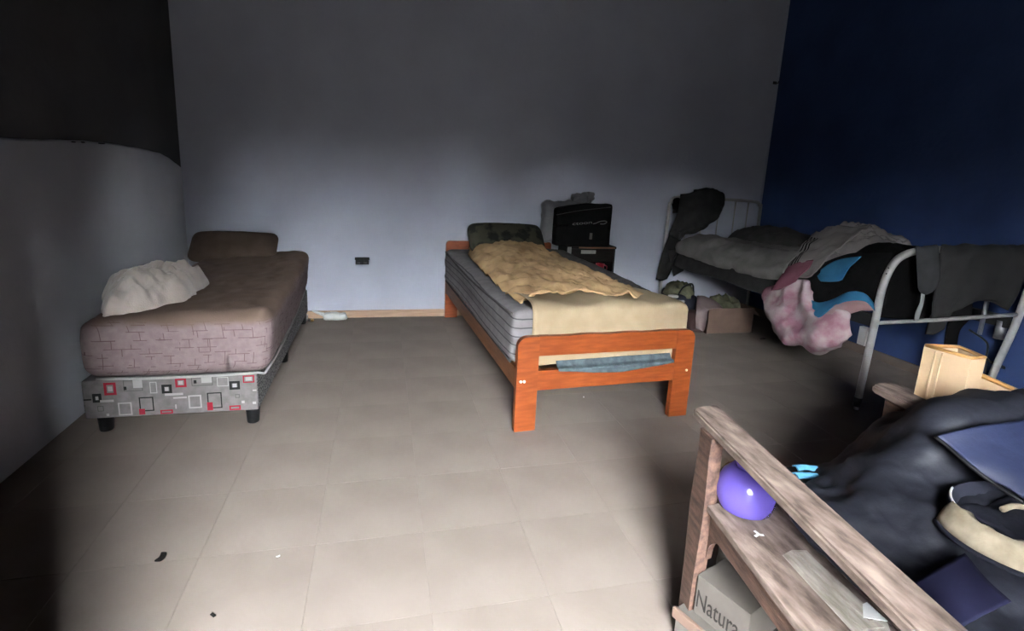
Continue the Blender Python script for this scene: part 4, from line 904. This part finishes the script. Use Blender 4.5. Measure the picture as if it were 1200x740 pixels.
tube('loose_thread', [Vector((HC[0] + .15 * math.cos(a), HC[1] + .15 * .82 * math.sin(a), HC[2] + .068)) for a in (math.radians(q) for q in (120, 128, 136, 144, 150))], .0022, m_whitep, cp, 6, 3)
rbox('inner_patch', (.20, .13, .02), .009, (14, 10, 3), m_dnavy, cp, lambda p: p + Vector((0, 0, fbm(p, 10, 4) * .02)), lambda p: Vector((HC[0] + .01, HC[1] + .02, HC[2] + .035)) + p)
tube('torn_edge', [Vector((HC[0] + x, HC[1] + y, HC[2] + .052)) for x, y in ((-.02, .045), (.02, .05), (.05, .035), (.09, .03))], .006, m_lining, cp, 8, 4)
# light blue sandal beside the chair front
sd = at(944, 555, Z=.425)
sl = thing('blue_sandal', (sd.x, sd.y, .403), 'light blue rubber strap lying on the armchair board beside the sleeping bag', 'sandal')
for v0 in (549.5, 558.5):
    pts = [at(u, v0 + dv, Z=.425) for u, dv in ((932, -.5), (940, -1.5), (950, -.5), (958, .5))]
    w_ = .012
    sheet('strap', [[p + Vector((.0, w_, .0)) for p in pts], [p + Vector((0, 0, .006)) for p in pts], [p - Vector((.0, w_, .002)) for p in pts]], m_lblue, sl, 5, .005, .0, 5, 1)
box('sole', (sd.x - .05, sd.x + .05, sd.y - .04, sd.y + .05, .403, .417), m_black, sl, .005)

# pale yellow plastic piece behind the armchair
YA, YBp, YC = at(1085, 405, Z=.687), at(1122, 415.5, Z=.687), at(1138, 420, Z=.687)
yc = thing('yellow_plastic_stand', (1.85, 1.26, 0), 'pale yellow plastic stand with a tall square end behind the armchair', 'stand')
D_ = YA + (YC - YBp) + Vector((.05, .01, 0))
YC2 = YC + Vector((.055, .0, 0))
def shell(poly, z0, z1, t=.006):
    V = [Vector((p.x, p.y, z0)) for p in poly] + [Vector((p.x, p.y, z1)) for p in poly]; n = len(poly)
    return V, [[i, (i + 1) % n, n + (i + 1) % n, n + i] for i in range(n)]
V, Fc = shell([YA, YBp, YC, YC2, D_ + Vector((.05, 0, 0))], 0, .687); link('tall_end', V, Fc, m_yplast, yc, mods=[solid(.008)])
V = [p for p in (YA, YBp, YC, YC2, D_ + Vector((.05, 0, 0)))]; tube('rim', V + [V[0]], .006, m_oplast, yc, 8)
w0, w1 = at(1133, 433, Z=.62), at(1215, 468, Z=.50)
dn = Vector((.02, .11, 0))
V = [Vector((YC.x, YC.y, 0)), Vector((YC.x, YC.y, .64)), Vector((w0.x, w0.y, .62)), w1, Vector((w1.x, w1.y, 0))]
V2 = [p + dn for p in V]; n = len(V)
link('sloping_side', V + V2, [list(range(n)), list(range(n, 2 * n))] + [[i, (i + 1) % n, n + (i + 1) % n, n + i] for i in range(n)], m_yplast, yc)
tube('sloping_rim', [w0, w1], .008, m_oplast, yc, 8)
for k in (.35, .55):
    p = YA.lerp(YBp, k); tube('rib', [Vector((p.x - .003, p.y - .002, .0)), Vector((p.x - .003, p.y - .002, .68))], .003, m_yplast, yc, 6)
